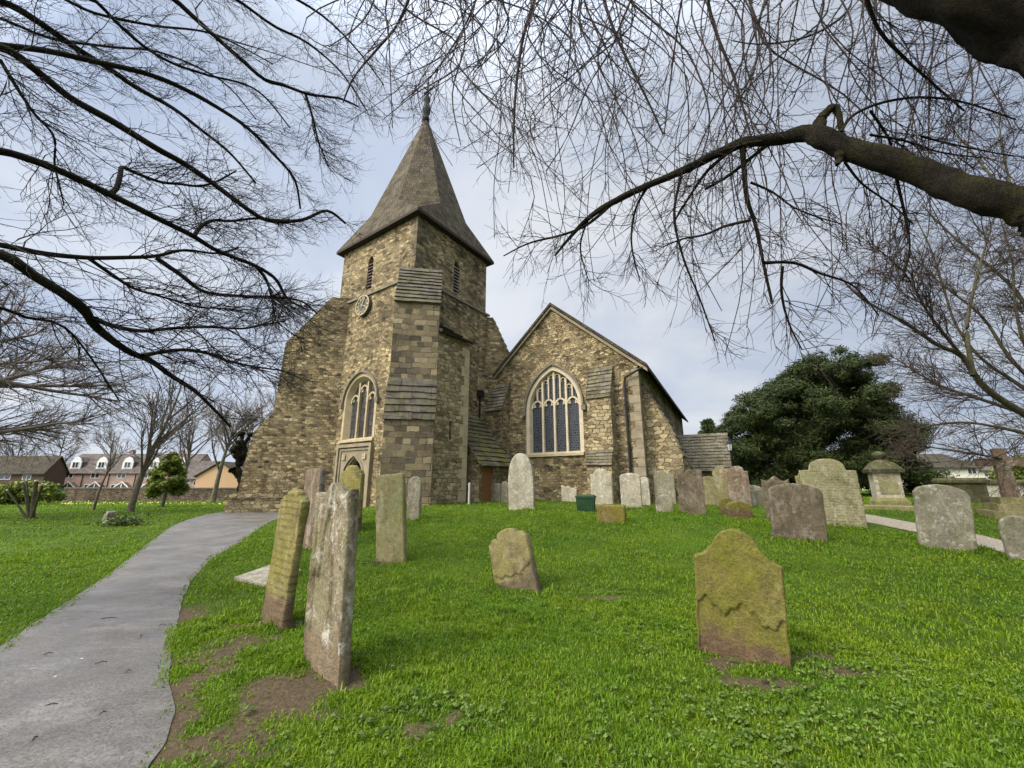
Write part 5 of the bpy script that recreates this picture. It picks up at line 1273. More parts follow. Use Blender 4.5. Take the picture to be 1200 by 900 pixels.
# overhead limbs above the frame from which the twigs hang
bq = resample(big, 60); over = []
for k, (ti, px, py, Y) in enumerate([(30, 1130, -60, 6.0), (34, 1040, -70, 6.8), (36, 960, -90, 6.0), (38, 900, -60, 7.4), (40, 830, -90, 6.2), (43, 760, -60, 7.4), (45, 700, -80, 6.4), (48, 640, -50, 7.6), (50, 580, -70, 6.6), (52, 520, -50, 7.8), (55, 460, -60, 7.0), (57, 400, -40, 7.8)]):
    p0 = Vector(bq[ti]); p1 = at(px, py, Y); mid = p0.lerp(p1, .5) + Z * .5
    path = [p0, mid, p1, p1 + (p1 - mid) * .3 - Z * .3]; ra = [.075, .05, .03, .015]
    rough_tube('limb', path, ra, M['bark'], rtree, 8, .08, k + 50, 24); over.append(resample(path, 20))
OV = np.concatenate(over)
TR = [([(627, -5), (613, 43), (605, 100), (602, 150), (602, 197)], 6, 2), ([(707, -5), (720, 37), (740, 80), (760, 120), (777, 157)], 5, 2), ([(672, -5), (668, 60), (663, 100)], 4, 1.5), ([(453, -5), (456, 50), (458, 100), (460, 150)], 3, 1.2), ([(830, -5), (840, 40), (860, 90), (880, 160)], 5, 2), ([(800, -5), (790, 60), (785, 100), (778, 160)], 3, 1.5),
      ([(1000, -5), (980, 25), (940, 45), (890, 52), (860, 48)], 4, 1.5), ([(965, -5), (955, 40), (940, 90), (925, 125)], 3.5, 1.5), ([(935, -5), (930, 25), (922, 60), (905, 100)], 3, 1.2), ([(480, -5), (465, 30), (440, 60), (415, 90), (402, 120)], 5, 1.8), ([(560, -5), (545, 30), (520, 70), (500, 95), (470, 120)], 3.5, 1.3), ([(588, -5), (596, 20), (590, 50), (560, 80)], 4, 1.4), ([(440, -5), (420, 30), (385, 55)], 3.5, 1.3), ([(740, -5), (715, 60), (690, 100), (665, 160), (640, 200)], 3, 1.2), ([(900, -5), (880, 50), (850, 110), (820, 170), (800, 230)], 3, 1.3), ([(540, -5), (545, 50), (530, 110), (540, 170)], 3, 1.2)]
hang = []
ex, ey = [380, 420, 470, 520, 560, 600, 660, 700, 760, 800, 850, 900, 950, 1000, 1060, 1120, 1200], [110, 170, 130, 190, 270, 330, 330, 340, 300, 400, 420, 410, 390, 410, 380, 380, 380]
def to_limb(p):
    d = np.linalg.norm(OV - np.array(p), axis=1); return Vector(OV[int(np.argmin(d))])
for pts, w0, w1 in TR:
    Yb = g.uniform(4.6, 6.4); path = pxpath(pts, Yb, Yb + .3); ra = [(w0 + (w1 - w0) * i / (len(pts) - 1)) / 2 * p.y / 400 for i, p in enumerate(path)]
    j = to_limb(path[0]); path = [j, j.lerp(path[0], .55) + Z * .12] + path; ra = [ra[0] * 1.2] * 2 + ra
    hang.append((resample(path, 22), np.interp(np.linspace(0, 1, 22), np.linspace(0, 1, len(ra)), ra)))
for k in range(135):
    xe = g.uniform(400, 1190); ye = np.interp(xe, ex, ey) * g.uniform(.35, 1.0); Yb = g.uniform(4.0, 8.0); x0 = xe + g.normal() * 70 + (20 if xe < 600 else 0); y0 = g.uniform(-90, -10)
    n = 6; pts = []; bow = g.normal() * 38; bow2 = g.normal() * 22; bow3 = g.normal() * 12
    for i in range(n):
        t = i / (n - 1); pts.append((x0 + (xe - x0) * t + bow * math.sin(math.pi * t) + bow2 * math.sin(2 * math.pi * t) + bow3 * math.sin(3 * math.pi * t), y0 + (ye - y0) * t))
    path = pxpath(pts, Yb, Yb + g.normal() * .3); j = to_limb(path[0]); path = [j, j.lerp(path[0], .55) + Z * .12] + path; w0 = g.uniform(1.6, 3.2)
    ra = np.linspace(w0, .8, len(path)) / 2 * Yb / 400
    hang.append((resample(path, 22), np.interp(np.linspace(0, 1, 22), np.linspace(0, 1, len(ra)), ra)))
HP = np.stack([a for a, b in hang]); HR = np.stack([b for a, b in hang])
P1, R1 = spawn(HP, HR, 11, (.4, 1.6), (.0062, .003), (22, 65), (0, 0, -.03), .13, g, 9, .3, curl=.11)
P2, R2 = spawn(P1, R1, 5, (.12, .5), (.0039, .0024), (25, 65), (0, 0, 0), .16, g, 5, .1, curl=.12)
SP = np.stack([a for a, b in sbm]); SR = np.stack([b for a, b in sbm])
Q1_, RQ1 = spawn(SP, SR, 13, (.4, 1.5), (.0062, .0028), (25, 70), (0, .03, -.04), .13, g, 9, .1, curl=.11)
Q2_, RQ2 = spawn(Q1_, RQ1, 6, (.12, .55), (.0038, .0023), (20, 60), (0, 0, -.03), .11, g, 5, .1, curl=.06)
e2 = np.concatenate([P2[:, -1], Q2_[:, -1]]); d2 = np.concatenate([P2[:, -1] - P2[:, -2], Q2_[:, -1] - Q2_[:, -2]])
combine('crown', [tubes(HP, HR, 5), tubes(P1, R1, 3), tubes(P2, R2, 3), tubes(Q1_, RQ1, 3), tubes(Q2_, RQ2, 3), buds(e2, d2, g.uniform(.003, .0055, len(e2)))], M['bark_twig2'], rtree)

# --- twiggy tree beyond the path on the right
g = np.random.default_rng(9)
XT0 = Vector((24.5, 12.5, 0)); XT0.z = G(XT0.x, XT0.y); xt = thing('bare_tree', 'dense twiggy olive brown tree leaning in from the right behind the gravestones', 'tree', XT0, 'bare winter trees')
xj = XT0 + Vector((-.6, .1, 2.6))
rough_tube('trunk', [XT0 - Z * .3, XT0 + Vector((-.2, 0, 1.2)), xj, XT0 + Vector((-1.0, .2, 5)), XT0 + Vector((-1.2, .4, 8.5))], [.42, .34, .32, .22, .06], M['bark_rt'], xt, 16, .1, 4)
XB = [([(1290, 540), (1200, 485), (1153, 453), (1127, 417), (1100, 405), (1060, 378), (1010, 350), (985, 325)], 13, 2), ([(1140, 440), (1133, 385), (1140, 345), (1150, 305), (1165, 255)], 8, 2), ([(1200, 485), (1150, 468), (1110, 455), (1080, 440), (1050, 420)], 7, 2), ([(1250, 520), (1180, 503), (1130, 495), (1085, 500), (1060, 510)], 6, 1.6), ([(1270, 560), (1220, 548), (1160, 535), (1110, 527), (1075, 522)], 6, 1.8), ([(1127, 417), (1090, 370), (1060, 320), (1020, 285)], 6, 1.6), ([(1300, 450), (1220, 380), (1180, 330), (1120, 280), (1080, 240)], 9, 2), ([(1300, 420), (1220, 330), (1200, 270), (1180, 200), (1170, 140)], 9, 2), ([(1260, 500), (1180, 415), (1150, 370), (1100, 330), (1060, 290)], 7, 1.6), ([(1280, 480), (1210, 420), (1190, 360), (1185, 300), (1160, 220)], 7, 1.6), ([(1290, 520), (1200, 455), (1150, 420), (1120, 380), (1090, 290), (1070, 250)], 7, 1.6), ([(1300, 400), (1240, 300), (1190, 240), (1140, 180), (1100, 130)], 8, 2), ([(1280, 470), (1230, 400), (1215, 340), (1200, 250)], 7, 2)]
xm = []
for k, (pts, w0, w1) in enumerate(XB):
    Y0 = 12.5 + g.normal() * .5; path = pxpath(pts, Y0, Y0 + g.uniform(-2.0, 2.0)); ra = [(w0 + (w1 - w0) * i / (len(pts) - 1)) * .62 / 2 * p.y / 430 for i, p in enumerate(path)]
    if pts[0][0] > 1230: jz = min(7.5, max(2.4, path[0].z - .6)); path = [XT0 + Vector((-.5, .1, jz))] + path; ra = [ra[0] * 1.2] + ra
    rough_tube('limb', path, ra, M['bark_rt'], xt, 8, .08, k); xm.append((resample(path, 22), np.interp(np.linspace(0, 1, 22), np.linspace(0, 1, len(ra)), ra)))
XP = np.stack([a for a, b in xm]); XR = np.stack([b for a, b in xm])
P1, R1 = spawn(XP, XR, 42, (.9, 2.8), (.015, .006), (20, 60), (-.02, 0, .03), .12, g, 7, .15, curl=.04)
P2, R2 = spawn(P1, R1, 7, (.4, 1.4), (.0095, .005), (20, 60), (0, 0, -.02), .15, g, 6, .1, curl=.05)
P3, R3 = spawn(P2, R2, 3, (.2, .7), (.0065, .004), (20, 60), (0, 0, 0), .18, g, 4, .1)
combine('crown', [tubes(P1, R1, 4), tubes(P2, R2, 3), tubes(P3, R3, 3)], M['bark_rt_twig'], xt)

# --- bare trees in the distance on the left
def bare_tree(base, H, r, seed, label, lean=(0, 0), fork=.3, spread=35, n1=9, n2=9, n3=7, n4=0, up=.05, twig=1., white=0, t0=.3):
    g = np.random.default_rng(seed); B = Vector(base); t = thing('bare_tree', label, 'tree', B, 'bare winter trees')
    top = B + Vector((lean[0], lean[1], H * .92)); path = [B - Z * .3, B + Vector((lean[0] * .08, 0, H * .12)), B + Vector((lean[0] * .3, lean[1] * .3, H * .35)), B + Vector((lean[0] * .7 + .1, lean[1] * .7, H * .65)), top]
    rr = [r * 1.35, r, r * .8, r * .4, r * .08]; rough_tube('trunk', path, rr, M['bark_far'], t, 10, .1, seed, 24)
    P0 = resample(path, 16)[None]; R0 = np.interp(np.linspace(0, 1, 16), np.linspace(0, 1, 5), rr)[None]
    P1, R1 = spawn(P0, R0, n1, (H * .42, H * .66), (r * .5, r * .1), (spread * .6, spread * 1.3), (0, 0, up), .07, g, 9, t0, .8, tipshort=.45)
    P2, R2 = spawn(P1, R1, n2, (H * .16, H * .34), (r * .16, .010 * twig), (20, 50), (0, 0, up), .10, g, 7, .2)
    P3, R3 = spawn(P2, R2, n3, (H * .06, H * .15), (.014 * twig, .007 * twig), (20, 55), (0, 0, .03), .14, g, 5, .15)
    pc = [tubes(P1, R1, 5), tubes(P2, R2, 3), tubes(P3, R3, 3)]
    if n4: P4, R4 = spawn(P3, R3, n4, (H * .03, H * .07), (.009 * twig, .006 * twig), (20, 55), (0, 0, .02), .14, g, 4, .15); pc.append(tubes(P4, R4, 3))
    combine('crown', pc, M['bark_far_twig'], t); return t
def gp(px, py): return on_ground(px, py)
bare_tree(gp(152, 600), 7.9, .13, 3, 'forked bare tree in front of the red brick terrace', (1.1, .3), spread=30, n1=11, n2=9, n3=7, t0=.2)
bare_tree(gp(249, 589), 9.6, .21, 14, 'bare tree with a pale lower trunk by the tan gable house', (.8, 0), spread=38, n1=12, n2=10, n3=8, t0=.3, twig=1.3)
bare_tree(gp(109, 598), 4.0, .06, 5, 'thin sapling in front of the middle dormer window', (.5, 0), spread=40, n1=5, n2=4, n3=3, t0=.45)
bare_tree(Vector((-23.6, 15.5, G(-23.6, 15.5))), 10.5, .27, 26, 'spreading bare tree at the left edge with dense drooping twigs', (1.5, .5), spread=62, n1=22, n2=13, n3=9, n4=2, up=-.01, twig=.8, t0=.25)
for k, (px, Y, H, sd, lb) in enumerate(((312, 44, 12.3, 31, 'bare tree showing just behind the stepped buttress of the tower'), (282, 52, 12.5, 32, 'faint bare tree between the tan gable house and the tower'), (214, 62, 14.5, 33, 'tall faint bare tree behind the red brick terrace, above the conifer'), (120, 100, 16.5, 34, 'far bare tree rising behind the middle of the terrace roof'), (60, 95, 15.5, 35, 'far bare tree in the gap between the brown house and the terrace'), (10, 92, 15, 36, 'far bare tree rising behind the brown house roof'))):
    x = (px - 600) / ray(px, 570)[1] * Y; bare_tree((x, Y, G(x, Y)), H, .28, sd, lb, spread=42, n1=10, n2=8, n3=7, n4=1, twig=1.3)

# --- leafy things
def foliage(name, centers, radii, n, size, mat, parent, seed, asp=2.2, shell=.45, droop=.0, flat=.75):
    g = np.random.default_rng(seed); C = np.array([tuple(c) for c in centers]); Rr = np.array(radii); w_ = Rr ** 2; k = g.choice(len(C), n, p=w_ / w_.sum())
    d = nrmz(g.normal(size=(n, 3))); rad = Rr[k] * (shell + (1 - shell) * g.random(n) ** .5) * (1 + .16 * g.normal(size=n))
    p = C[k] + d * rad[:, None] * np.array([1, 1, flat]); nr = nrmz(d + g.normal(size=(n, 3)) * .7 + np.array([0, 0, .35 - droop]))
    return leafmesh(name, p, nr, size * g.uniform(.6, 1.5, n), mat, parent, asp=asp, seed=seed, fold=.15)
M['yew'] = leaf_mat('yew_needles', [(0, (.010, .018, .003)), (.5, (.024, .040, .006)), (.85, (.046, .066, .010)), (1, (.085, .095, .018))], .8, .1, .7)
M['yew_core'] = plain('yew_inner_twigs', (.008, .010, .006), .9)
M['conifer'] = leaf_mat('yellow_green_scales', [(0, (.07, .10, .012)), (.6, (.16, .21, .025)), (1, (.26, .29, .05))], 1.5, .2)
M['shrub'] = leaf_mat('shrub_leaves', [(0, (.03, .055, .015)), (.6, (.08, .12, .03)), (1, (.18, .20, .06))], 1.2, .2)
g = np.random.default_rng(17)
def conifer(name, label, px, Y, ytop, pxw, seed, n, size, mat, cone=0., group=None, cat='tree', nl=70, low=.06):
    x = (px - 600) / ray(px, 570)[1] * Y; gz = G(x, Y); top = at(px, ytop, Y).z; H = top - gz; Wd = pxw * pxm(Y, 520) / 2
    t = thing(name, label, cat, (x, Y, gz), group); g = np.random.default_rng(seed)
    rough_tube('trunk', [Vector((x - .1, Y, gz - .3)), Vector((x, Y, gz + H * .3)), Vector((x, Y, gz + H * .8))], [H * .03, H * .025, H * .01], M['bark_far'], t, 10, .1, seed)
    cs, rs = [], []
    for k in range(nl):
        h = g.random() ** .85; prof_ = (math.sin(math.pi * min(1, .18 + h * .82)) ** .55) if not cone else (1 - h) ** .6 * min(1, (h + .12) * 5)
        a = g.uniform(0, 2 * math.pi); rr = Wd * prof_ * (.45 + .45 * g.random()); r_ = Wd * g.uniform(.16, .30) * (1 - .4 * h)
        cs.append((x + rr * math.cos(a), Y + rr * math.sin(a) * .8, gz + low * H + h * H * (.92 - low))); rs.append(r_)
    foliage('crown', cs, rs, n, size, mat, t, seed, 3.2, .3, .2); return t
Yw = 30.; xw = (955 - 600) / ray(955, 570)[1] * Yw; gw_ = G(xw, Yw)
yw = thing('yew_tree', 'large dark evergreen yew spreading behind the pedestal tomb', 'tree', (xw, Yw, gw_)); g = np.random.default_rng(44)
rough_tube('trunk', [Vector((xw, Yw, gw_ - .3)), Vector((xw, Yw, gw_ + 2)), Vector((xw - .3, Yw, gw_ + 8))], [.6, .45, .08], M['bark'], yw, 12, .15, 4)
cs, rs = [], []
for k in range(330):
    yy = g.uniform(433, 576) if k > 60 else g.uniform(433, 505); l_ = 2 + np.interp(yy - 12, [422, 432, 450, 468, 480, 505, 530, 575], [925, 910, 888, 858, 845, 842, 834, 836]); r_ = -16 + np.interp(yy - 12, [422, 432, 450, 468, 500, 530, 550, 575], [960, 985, 1003, 1022, 1046, 1068, 1084, 1080])
    u_ = g.random(); u_ = u_ if k % 3 else (g.random() * .12 if g.random() < .5 else 1 - g.random() * .12); px = l_ + (r_ - l_) * u_ + g.normal() * 3; half = math.sqrt(max(.05, 1 - (2 * u_ - 1) ** 2)) * 6.5
    d_ = g.uniform(-1, .35) * half; p = at(px, yy, Yw); cs.append((p.x, Yw + d_, max(p.z, gw_ + .2))); rs.append(g.uniform(.4, 1.05))
for k in range(90):
    a_ = g.uniform(0, 6.28); q_ = g.random() ** .5; h_ = g.random(); cs.append((xw + 6.0 * q_ * (1 - .55 * h_) * math.cos(a_), Yw + 3.5 * q_ * (1 - .4 * h_) * math.sin(a_), gw_ + .4 + h_ * 7.6)); rs.append(g.uniform(.9, 1.6))
foliage('crown', cs, rs, 300000, .027, M['yew'], yw, 4, 4.6, .2, -.15, .62)
conifer('yew_tree', 'smaller dark evergreen just right of the porch, behind the larger yew', 838, 38, 487, 66, 6, 22000, .055, M['yew'], .6, nl=50)
conifer('conifer', 'bushy yellow green conifer on a staked trunk before the terrace', 196, 25, 527, 50, 8, 15000, .03, M['conifer'], .25, nl=80, low=.22)
def shrub(label, px, Y, ytop, pxw, seed, n, size, mat, dz=0):
    x = (px - 600) / ray(px, 570)[1] * Y; gz = G(x, Y); H = at(px, ytop, Y).z - gz; Wd = pxw * pxm(Y, 580) / 2
    g = np.random.default_rng(seed); t = thing('shrub', label, 'shrub', (x, Y, gz), 'shrubs along the far wall'); cs, rs = [], []
    for k in range(18): cs.append((x + g.uniform(-1, 1) * Wd * .75, Y + g.uniform(-1, 1) * Wd * .4, gz + H * g.uniform(.15, .8))); rs.append(min(Wd, H) * g.uniform(.25, .45))
    foliage('foliage', cs, rs, n, size, mat, t, seed, 1.5, .2); mb = MB()
    for k in range(5): mb.tube([Vector((x + g.normal() * .1, Y, gz - .1)), Vector((x + g.normal() * Wd * .4, Y, gz + H * .7))], [.03, .012], 5)
    mb.build('stem', M['bark_far'], t); return t
shrub('rounded yellow green shrub behind the cut coppice stems', 34, 30, 563, 62, 2, 7000, .06, M['conifer'])
shrub('dark green shrub at the left edge of the lawn', 2, 31, 570, 40, 3, 4000, .07, M['shrub'])
shrub('dark shrub at the left end of the brick wall', 62, 37, 565, 22, 4, 2500, .08, M['yew'])
shrub('dull olive shrub behind the memorial cross', 1192, 26, 528, 46, 7, 6000, .06, M['conifer'])
# plants beside the small marker
Bm = on_ground(142, 616); C = []; S = []; Nn = []
for k in range(500):
    x, y = Bm.x + g.normal() * .35, Bm.y + g.normal() * .22; C.append((x, y, G(x, y) + abs(g.normal()) * .14 + .03)); S.append(g.uniform(.015, .035)); Nn.append((g.normal(), g.normal(), .6))
lpt = thing('low_plant', 'low leafy plant growing beside the small square stone marker', 'plant', Bm); leafmesh('foliage', np.array(C), np.array(Nn), S, M['shrub'], lpt, asp=2.8, seed=3)
# daffodils far left under the trees
C = []; S = []; Nn = []
for k in range(150):
    px, py = g.uniform(60, 275), g.uniform(588.5, 594); p = on_ground(px, py); C.append((p.x, p.y, p.z + .16)); S.append(g.uniform(.025, .05)); Nn.append((g.normal() * .4, -1, .5))
M['daffodil'] = plain('pale_yellow_petals', (.55, .50, .12), .7)
tag(leafmesh('daffodils', np.array(C), np.array(Nn), S, M['daffodil'], asp=1., seed=6), 'scattered pale yellow daffodils in the far lawn', 'flowers', kind='stuff')

# coppiced stump with sawn stems
B = on_ground(36, 608); cp = thing('coppiced_stump', 'cut coppice stump with a fan of sawn off stems', 'stump', B)
M['cut'] = plain('fresh_cut_wood', (.55, .47, .32), .8)
for k, (px, py, r, dy) in enumerate(((8, 574, .045, .1), (27, 564, .05, 0), (31, 563, .045, .4), (43, 563, .085, .1), (47, 574, .045, .3), (50, 567, .06, -.1))):
    tp_ = at(px, py, B.y + dy); o = rough_tube('stem', [B + Vector(((px - 34) * .004, dy * .3, -.1)), B.lerp(tp_, .5) + Vector((0, 0, -.05)), tp_], [r * 1.0, r * .75, r * .7], M['bark_rt'], cp, 10, .08, k)
    mb = MB(); d = (tp_ - B).normalized(); mb.tube([tp_ - d * .05, tp_ + d * .015], [r * .8, r * .74], 10); mb.build('sawn_end', M['cut'], o)

# knobbly pollard beside the tower buttress
px, Y = 279, 24.5; x = (px - 600) / ray(px, 570)[1] * Y; B = Vector((x, Y, G(x, Y))); pol = thing('pollard_tree', 'dark knobbly pollarded tree against the stepped buttress', 'tree', B)
pv = []
def knob_path(pts, r):
    P = [at(a, b, Y + c) for a, b, c in pts]; q = resample(P, 26); gg = np.random.default_rng(int(pts[-1][0])); R = r * (1 + .45 * np.sin(np.arange(26) * 1.9) * gg.random(26) + .25 * gg.random(26)); R[-3:] *= 1.9
    return P, list(R)
P, R = knob_path([(281, 606, 0), (281, 585, 0), (282, 565, 0), (279, 545, 0), (281, 530, 0)], .14); rough_tube('trunk', P, R, M['bark'], pol, 12, .25, 2, 50)
for pts in ([(281, 545, 0), (277, 530, -.2), (279, 518, -.2), (277, 525, -.3), (272, 527, -.3)], [(281, 535, 0), (283, 520, 0), (284, 512, 0), (283, 508, 0)], [(282, 545, 0), (287, 535, .3), (287, 520, .3), (293, 512, .3), (294, 507, .3)], [(280, 560, 0), (274, 553, -.1), (272, 550, -.1)]):
    P, R = knob_path(pts, .10); rough_tube('limb', P, R, M['bark'], pol, 10, .3, int(pts[1][1]), 40)

# ------------------------------------------------------------------ far walls and houses
def brick(name, cols, mortar=(.3, .27, .23)):
    m = N(name, .9, .2); uv = m.uv()
    br = m.n('TexBrick', {'Vector': uv, 'Color1': (*cols[0], 1), 'Color2': (*cols[1], 1), 'Mortar': (*mortar, 1), 'Scale': 1., 'Mortar Size': .012, 'Brick Width': .23, 'Row Height': .075}, offset=.5).outputs[0]
    return m.fin(m.mix(1., br, m.rng(m.noise(m.pos(), .8, 6, .7), .3, .7, .7, 1.25), 'MULTIPLY'))
M['red_brick'] = brick('red_brick', ((.30, .165, .125), (.38, .225, .175)), (.40, .33, .29)); M['wall_brick'] = masonry('old_wall_brick', 4, 10, [(.10, .075, .055), (.17, .12, .085), (.22, .16, .11), (.13, .11, .08)], dark=.7)
M['grey_tile'] = tiles('grey_brown_roof_tiles', 3, 3.3, [(.115, .095, .088), (.16, .135, .122)], .1); M['brown_tile'] = tiles('brown_roof_tiles', 3, 3.3, [(.055, .046, .036), (.085, .068, .053)], .2)
M['tan_render'] = plain('tan_brick_gable', (.55, .36, .21), .9, .12); M['cream'] = plain('cream_render', (.78, .74, .62), .9, .06); M['brown_wall'] = plain('brown_boarding', (.10, .066, .048), .9, .2); M['pink_wall'] = plain('pink_brick', (.50, .33, .26), .9, .15)
m = N('window_glass', .08, .5); M['glass'] = m.fin((.035, .042, .05, 1))
mb = MB(); x0, x1, y0 = -66., -23.5, 42.
for k in range(20):
    xa = x0 + (x1 - x0) * k / 20; xb = x0 + (x1 - x0) * (k + 1) / 20; mb.box((xa, y0, -1.2), (xb - xa, 0, 0), (0, .4, 0), (0, 0, 1.2 + at(100, 572.5, 42).z))
wl_ = mb.build('boundary_wall', M['wall_brick']); tag(wl_, 'long low old brick boundary wall across the far lawn', 'wall')
mb = MB(); mb.box((x0, y0 - .05, at(100, 572.5, 42).z), (x1 - x0, 0, 0), (0, .5, 0), (0, 0, .1)); mb.build('coping', M['grey_dressed'], wl_)
def win(mb_f, mb_g, x, y, z, w_, h_, n=2, t=.09, d=.06):
    """white frame with n casements standing proud of the wall, and its dark panes"""
    for a in range(n + 1): mb_f.box((x - w_ / 2 + (w_ - t) * a / n, y - d, z), (t, 0, 0), (0, d, 0), (0, 0, h_))
    for zz in (z, z + h_ - t): mb_f.box((x - w_ / 2 + .001, y - d - .004, zz), (w_ - .002, 0, 0), (0, d, 0), (0, 0, t))
    mb_g.box((x - w_ / 2 + .02, y - .03, z + .02), (w_ - .04, 0, 0), (0, .02, 0), (0, 0, h_ - .04))
HL = ['first house of the red brick terrace, nearest the brown house', 'second house of the red brick terrace, behind the thin sapling', 'third house of the red brick terrace, left of the forked tree', 'fourth house of the red brick terrace, behind the forked tree', 'last house of the red brick terrace, partly behind the conifer']
YH = 80.; sx = YH / ray(80, 565)[1]; hw = 31 * sx
for i in range(5):
    cxp = 79.5 + 31 * i; X0 = (cxp - 600) * sx; gz = -1.7; ze_, zr_ = at(80, 553.5, YH).z, at(80, 532.5, YH + 4).z
    h = thing('terraced_house', HL[i], 'house', (X0, YH, gz), 'terraced houses beyond the wall'); l_, r_ = X0 - hw / 2, X0 + hw / 2
    mb = MB(); mb.add([(l_, YH, gz), (r_, YH, gz), (r_, YH, ze_), (l_, YH, ze_), (l_, YH + 8, gz), (r_, YH + 8, gz), (r_, YH + 8, ze_), (l_, YH + 8, ze_), (l_, YH + 4, zr_ - .1), (r_, YH + 4, zr_ - .1)], [(0, 1, 2, 3), (5, 4, 7, 6), (4, 0, 3, 8, 7), (1, 5, 6, 9, 2)]); mb.build('wall', M['pink_wall'] if i == 0 and False else M['red_brick'], h)
    mb = MB(); dz = (zr_ - ze_) / 4
    for sg in (-1, 1):
        yy = YH + 4 + sg * 4.3; mb.box((l_ + (.002 if i else -.2), yy, ze_ - .3 * dz), (hw - .004 + (0 if i else .2), 0, 0), (0, -sg * 4.3, 4.3 * dz), (0, 0, .12))
    ro = mb.build('roof', M['grey_tile'], h)
    if i in (1, 3): mb = MB(); mb.cbox((r_ - .4, YH + 4.2, zr_ - .3), .9, .6, 1.2); mb.build('chimney', M['red_brick'], ro)
    dm = thing_sub = bpy.data.objects.new('dormer', None); COL.objects.link(dm); dm.parent = h; dm.location = (0, 0, 0)
    zc0 = at(80, 549.5, YH).z; yd = YH + .6; dwid = 2.05; zt0 = zc0 + 1.35
    mb = MB(); mb.prism([(X0 - dwid / 2, yd, zc0), (X0 + dwid / 2, yd, zc0), (X0 + dwid / 2, yd, zt0), (X0 + dwid * .3, yd, zt0 + .75), (X0, yd, zt0 + 1.05), (X0 - dwid * .3, yd, zt0 + .75), (X0 - dwid / 2, yd, zt0)], (0, .18, 0)); mb.build('dormer_gable', M['white_paint'], dm)
    mb = MB(); mb.prism([(X0 - dwid * .48, yd + .182, zc0), (X0 + dwid * .48, yd + .182, zc0), (X0 + dwid * .48, yd + .182, zt0), (X0, yd + .182, zt0 + .95), (X0 - dwid * .48, yd + .182, zt0)], (0, 2.6, 0)); mb.build('dormer_roof', M['grey_tile'], dm)
    mf, mg = MB(), MB(); win(mf, mg, X0, yd, zc0 + .2, 1.3, 1.2); mf.build('window', M['white_paint'], dm); mg.build('pane', M['glass'], dm)
    mf, mg = MB(), MB(); win(mf, mg, X0 - .1, YH, at(80, 560.5, YH).z, 1.7, 1.05); wo = mf.build('window', M['white_paint'], h); mg.build('pane', M['glass'], wo)
    mf, mg = MB(), MB(); win(mf, mg, X0 - 1.0, YH, at(80, 575, YH).z, 1.5, 1.2); wo = mf.build('window', M['white_paint'], h); mg.build('pane', M['glass'], wo)
    px_ = X0 + 1.3; zp = at(80, 571.5, YH).z; mb = MB()
    mb.prism([(px_ - 1.35, YH - 1.1, zp), (px_ + 1.35, YH - 1.1, zp), (px_, YH - 1.1, zp + 1.0)], (0, 1.1, 0)); p_ = mb.build('porch_canopy', M['grey_tile'], h); mb = MB()
    for sg in (-1, 1): mb.box((px_ + sg * 1.4, YH - 1.16, zp - .05), (-sg * 1.4, 0, 1.05), (0, .06, 0), (0, 0, .22))
    mb.box((px_ - .08, YH - 1.14, zp), (.16, 0, 0), (0, .04, 0), (0, 0, .8)); mb.build('bargeboard', M['white_paint'], p_)
    mb = MB(); mb.box((px_ - .5, YH - .06, zp - 2.0), (1, 0, 0), (0, .05, 0), (0, 0, 2.0)); mb.build('front_door', M['white_paint'], h)
    if i: mb = MB(); mb.tube([(l_ + .1, YH - .08, gz), (l_ + .1, YH - .08, ze_)], .06, 6); mb.build('drainpipe', M['iron'], h)
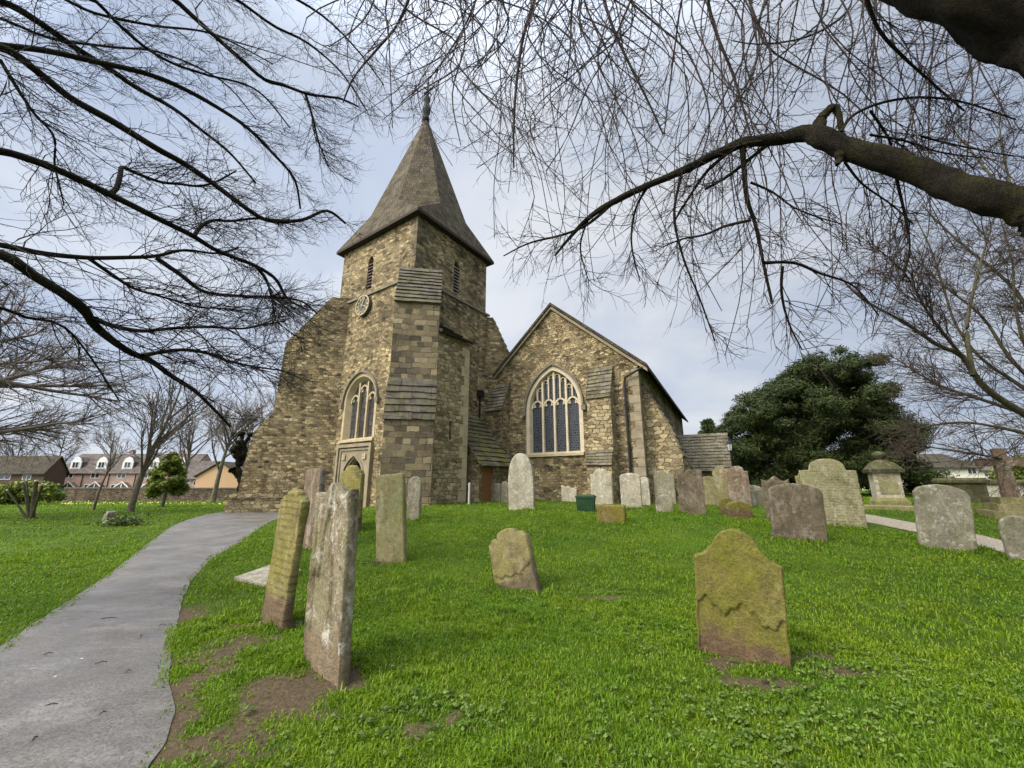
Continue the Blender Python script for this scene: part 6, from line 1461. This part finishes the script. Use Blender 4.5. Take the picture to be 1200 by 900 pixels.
def gabled(name, label, x0, x1, Y, ze_, zr_, wallm, roofm, axis='x', depth=8, gz=-1.8, wins=()):
    h = thing(name, label, 'house', ((x0 + x1) / 2, Y, gz)); mb = MB(); xm_ = (x0 + x1) / 2
    if axis == 'x':
        ym = Y + depth / 2
        mb.add([(x0, Y, gz), (x1, Y, gz), (x1, Y, ze_), (x0, Y, ze_), (x0, Y + depth, gz), (x1, Y + depth, gz), (x1, Y + depth, ze_), (x0, Y + depth, ze_), (x0, ym, zr_ - .1), (x1, ym, zr_ - .1)], [(0, 1, 2, 3), (5, 4, 7, 6), (4, 0, 3, 8, 7), (1, 5, 6, 9, 2)])
        mr = MB(); d = (zr_ - ze_) / (depth / 2)
        for sg in (-1, 1): mr.box((x0 - .3, ym + sg * (depth / 2 + .4), ze_ - .4 * d), (x1 - x0 + .6, 0, 0), (0, -sg * (depth / 2 + .4), (depth / 2 + .4) * d), (0, 0, .14))
    else:
        mb.add([(x0, Y, gz), (x1, Y, gz), (x1, Y, ze_), (xm_, Y, zr_ - .1), (x0, Y, ze_), (x0, Y + depth, gz), (x1, Y + depth, gz), (x1, Y + depth, ze_), (xm_, Y + depth, zr_ - .1), (x0, Y + depth, ze_)], [(0, 1, 2, 3, 4), (6, 5, 9, 8, 7), (5, 0, 4, 9), (1, 6, 7, 2)])
        mr = MB(); d = (zr_ - ze_) / ((x1 - x0) / 2)
        for sg, xe in ((-1, x0 - .3), (1, x1 + .3)): mr.box((xe, Y - .3, ze_ - .3 * d), (xm_ - xe, 0, (xm_ - xe) * d * (1 if sg < 0 else -1)), (0, depth + .6, 0), (0, 0, .14))
    mb.build('wall', wallm, h); mr.build('roof', roofm, h)
    for (wx, wz, ww, wh) in wins:
        mf, mg = MB(), MB(); win(mf, mg, wx, Y, wz, ww, wh); wo = mf.build('window', M['white_paint'], h); mg.build('pane', M['glass'], wo)
    return h
def X(px, Y): return (px - 600) / ray(px, 565)[1] * Y
def Zp(py, Y): return at(300, py, Y).z
gabled('brown_house', 'long low brown house with a dark roof at the left edge', X(-60, 74), X(50, 74), 74, Zp(552, 74), Zp(535, 75.8), M['brown_wall'], M['brown_tile'], depth=3.6, wins=((X(4, 74), Zp(562, 74), 2.2, 1.2), (X(30, 74), Zp(562, 74), 1.6, 1.2)))
gabled('link_house', 'dark red house with a white dormer behind the conifer', X(203, 78), X(236, 78), 78.5, Zp(560, 78), Zp(541, 82), M['red_brick'], M['grey_tile'], wins=((X(216, 78), Zp(566, 78), 1.5, 1.0), (X(228, 78), Zp(569, 78), 1.2, .9)))
gabled('tan_house', 'tan gable ended house beside the church tower', X(229, 68), X(281, 68), 68, Zp(558, 68), Zp(541.5, 68), M['tan_render'], M['brown_tile'], 'y', 9)
gabled('white_house', 'white rendered house with a brown roof beyond the tombs', X(1072, 52), X(1150, 52), 52, Zp(547.5, 52), Zp(533, 56), M['cream'], M['brown_tile'], wins=((X(1142, 52), Zp(556, 52), 1.2, .9),))
gabled('white_house', 'second white house with a purple grey roof behind the cross', X(1140, 60), X(1230, 60), 60, Zp(551, 60), Zp(541, 64), M['cream'], M['grey_tile'], wins=((X(1160, 60), Zp(559, 60), 1.2, .9),))
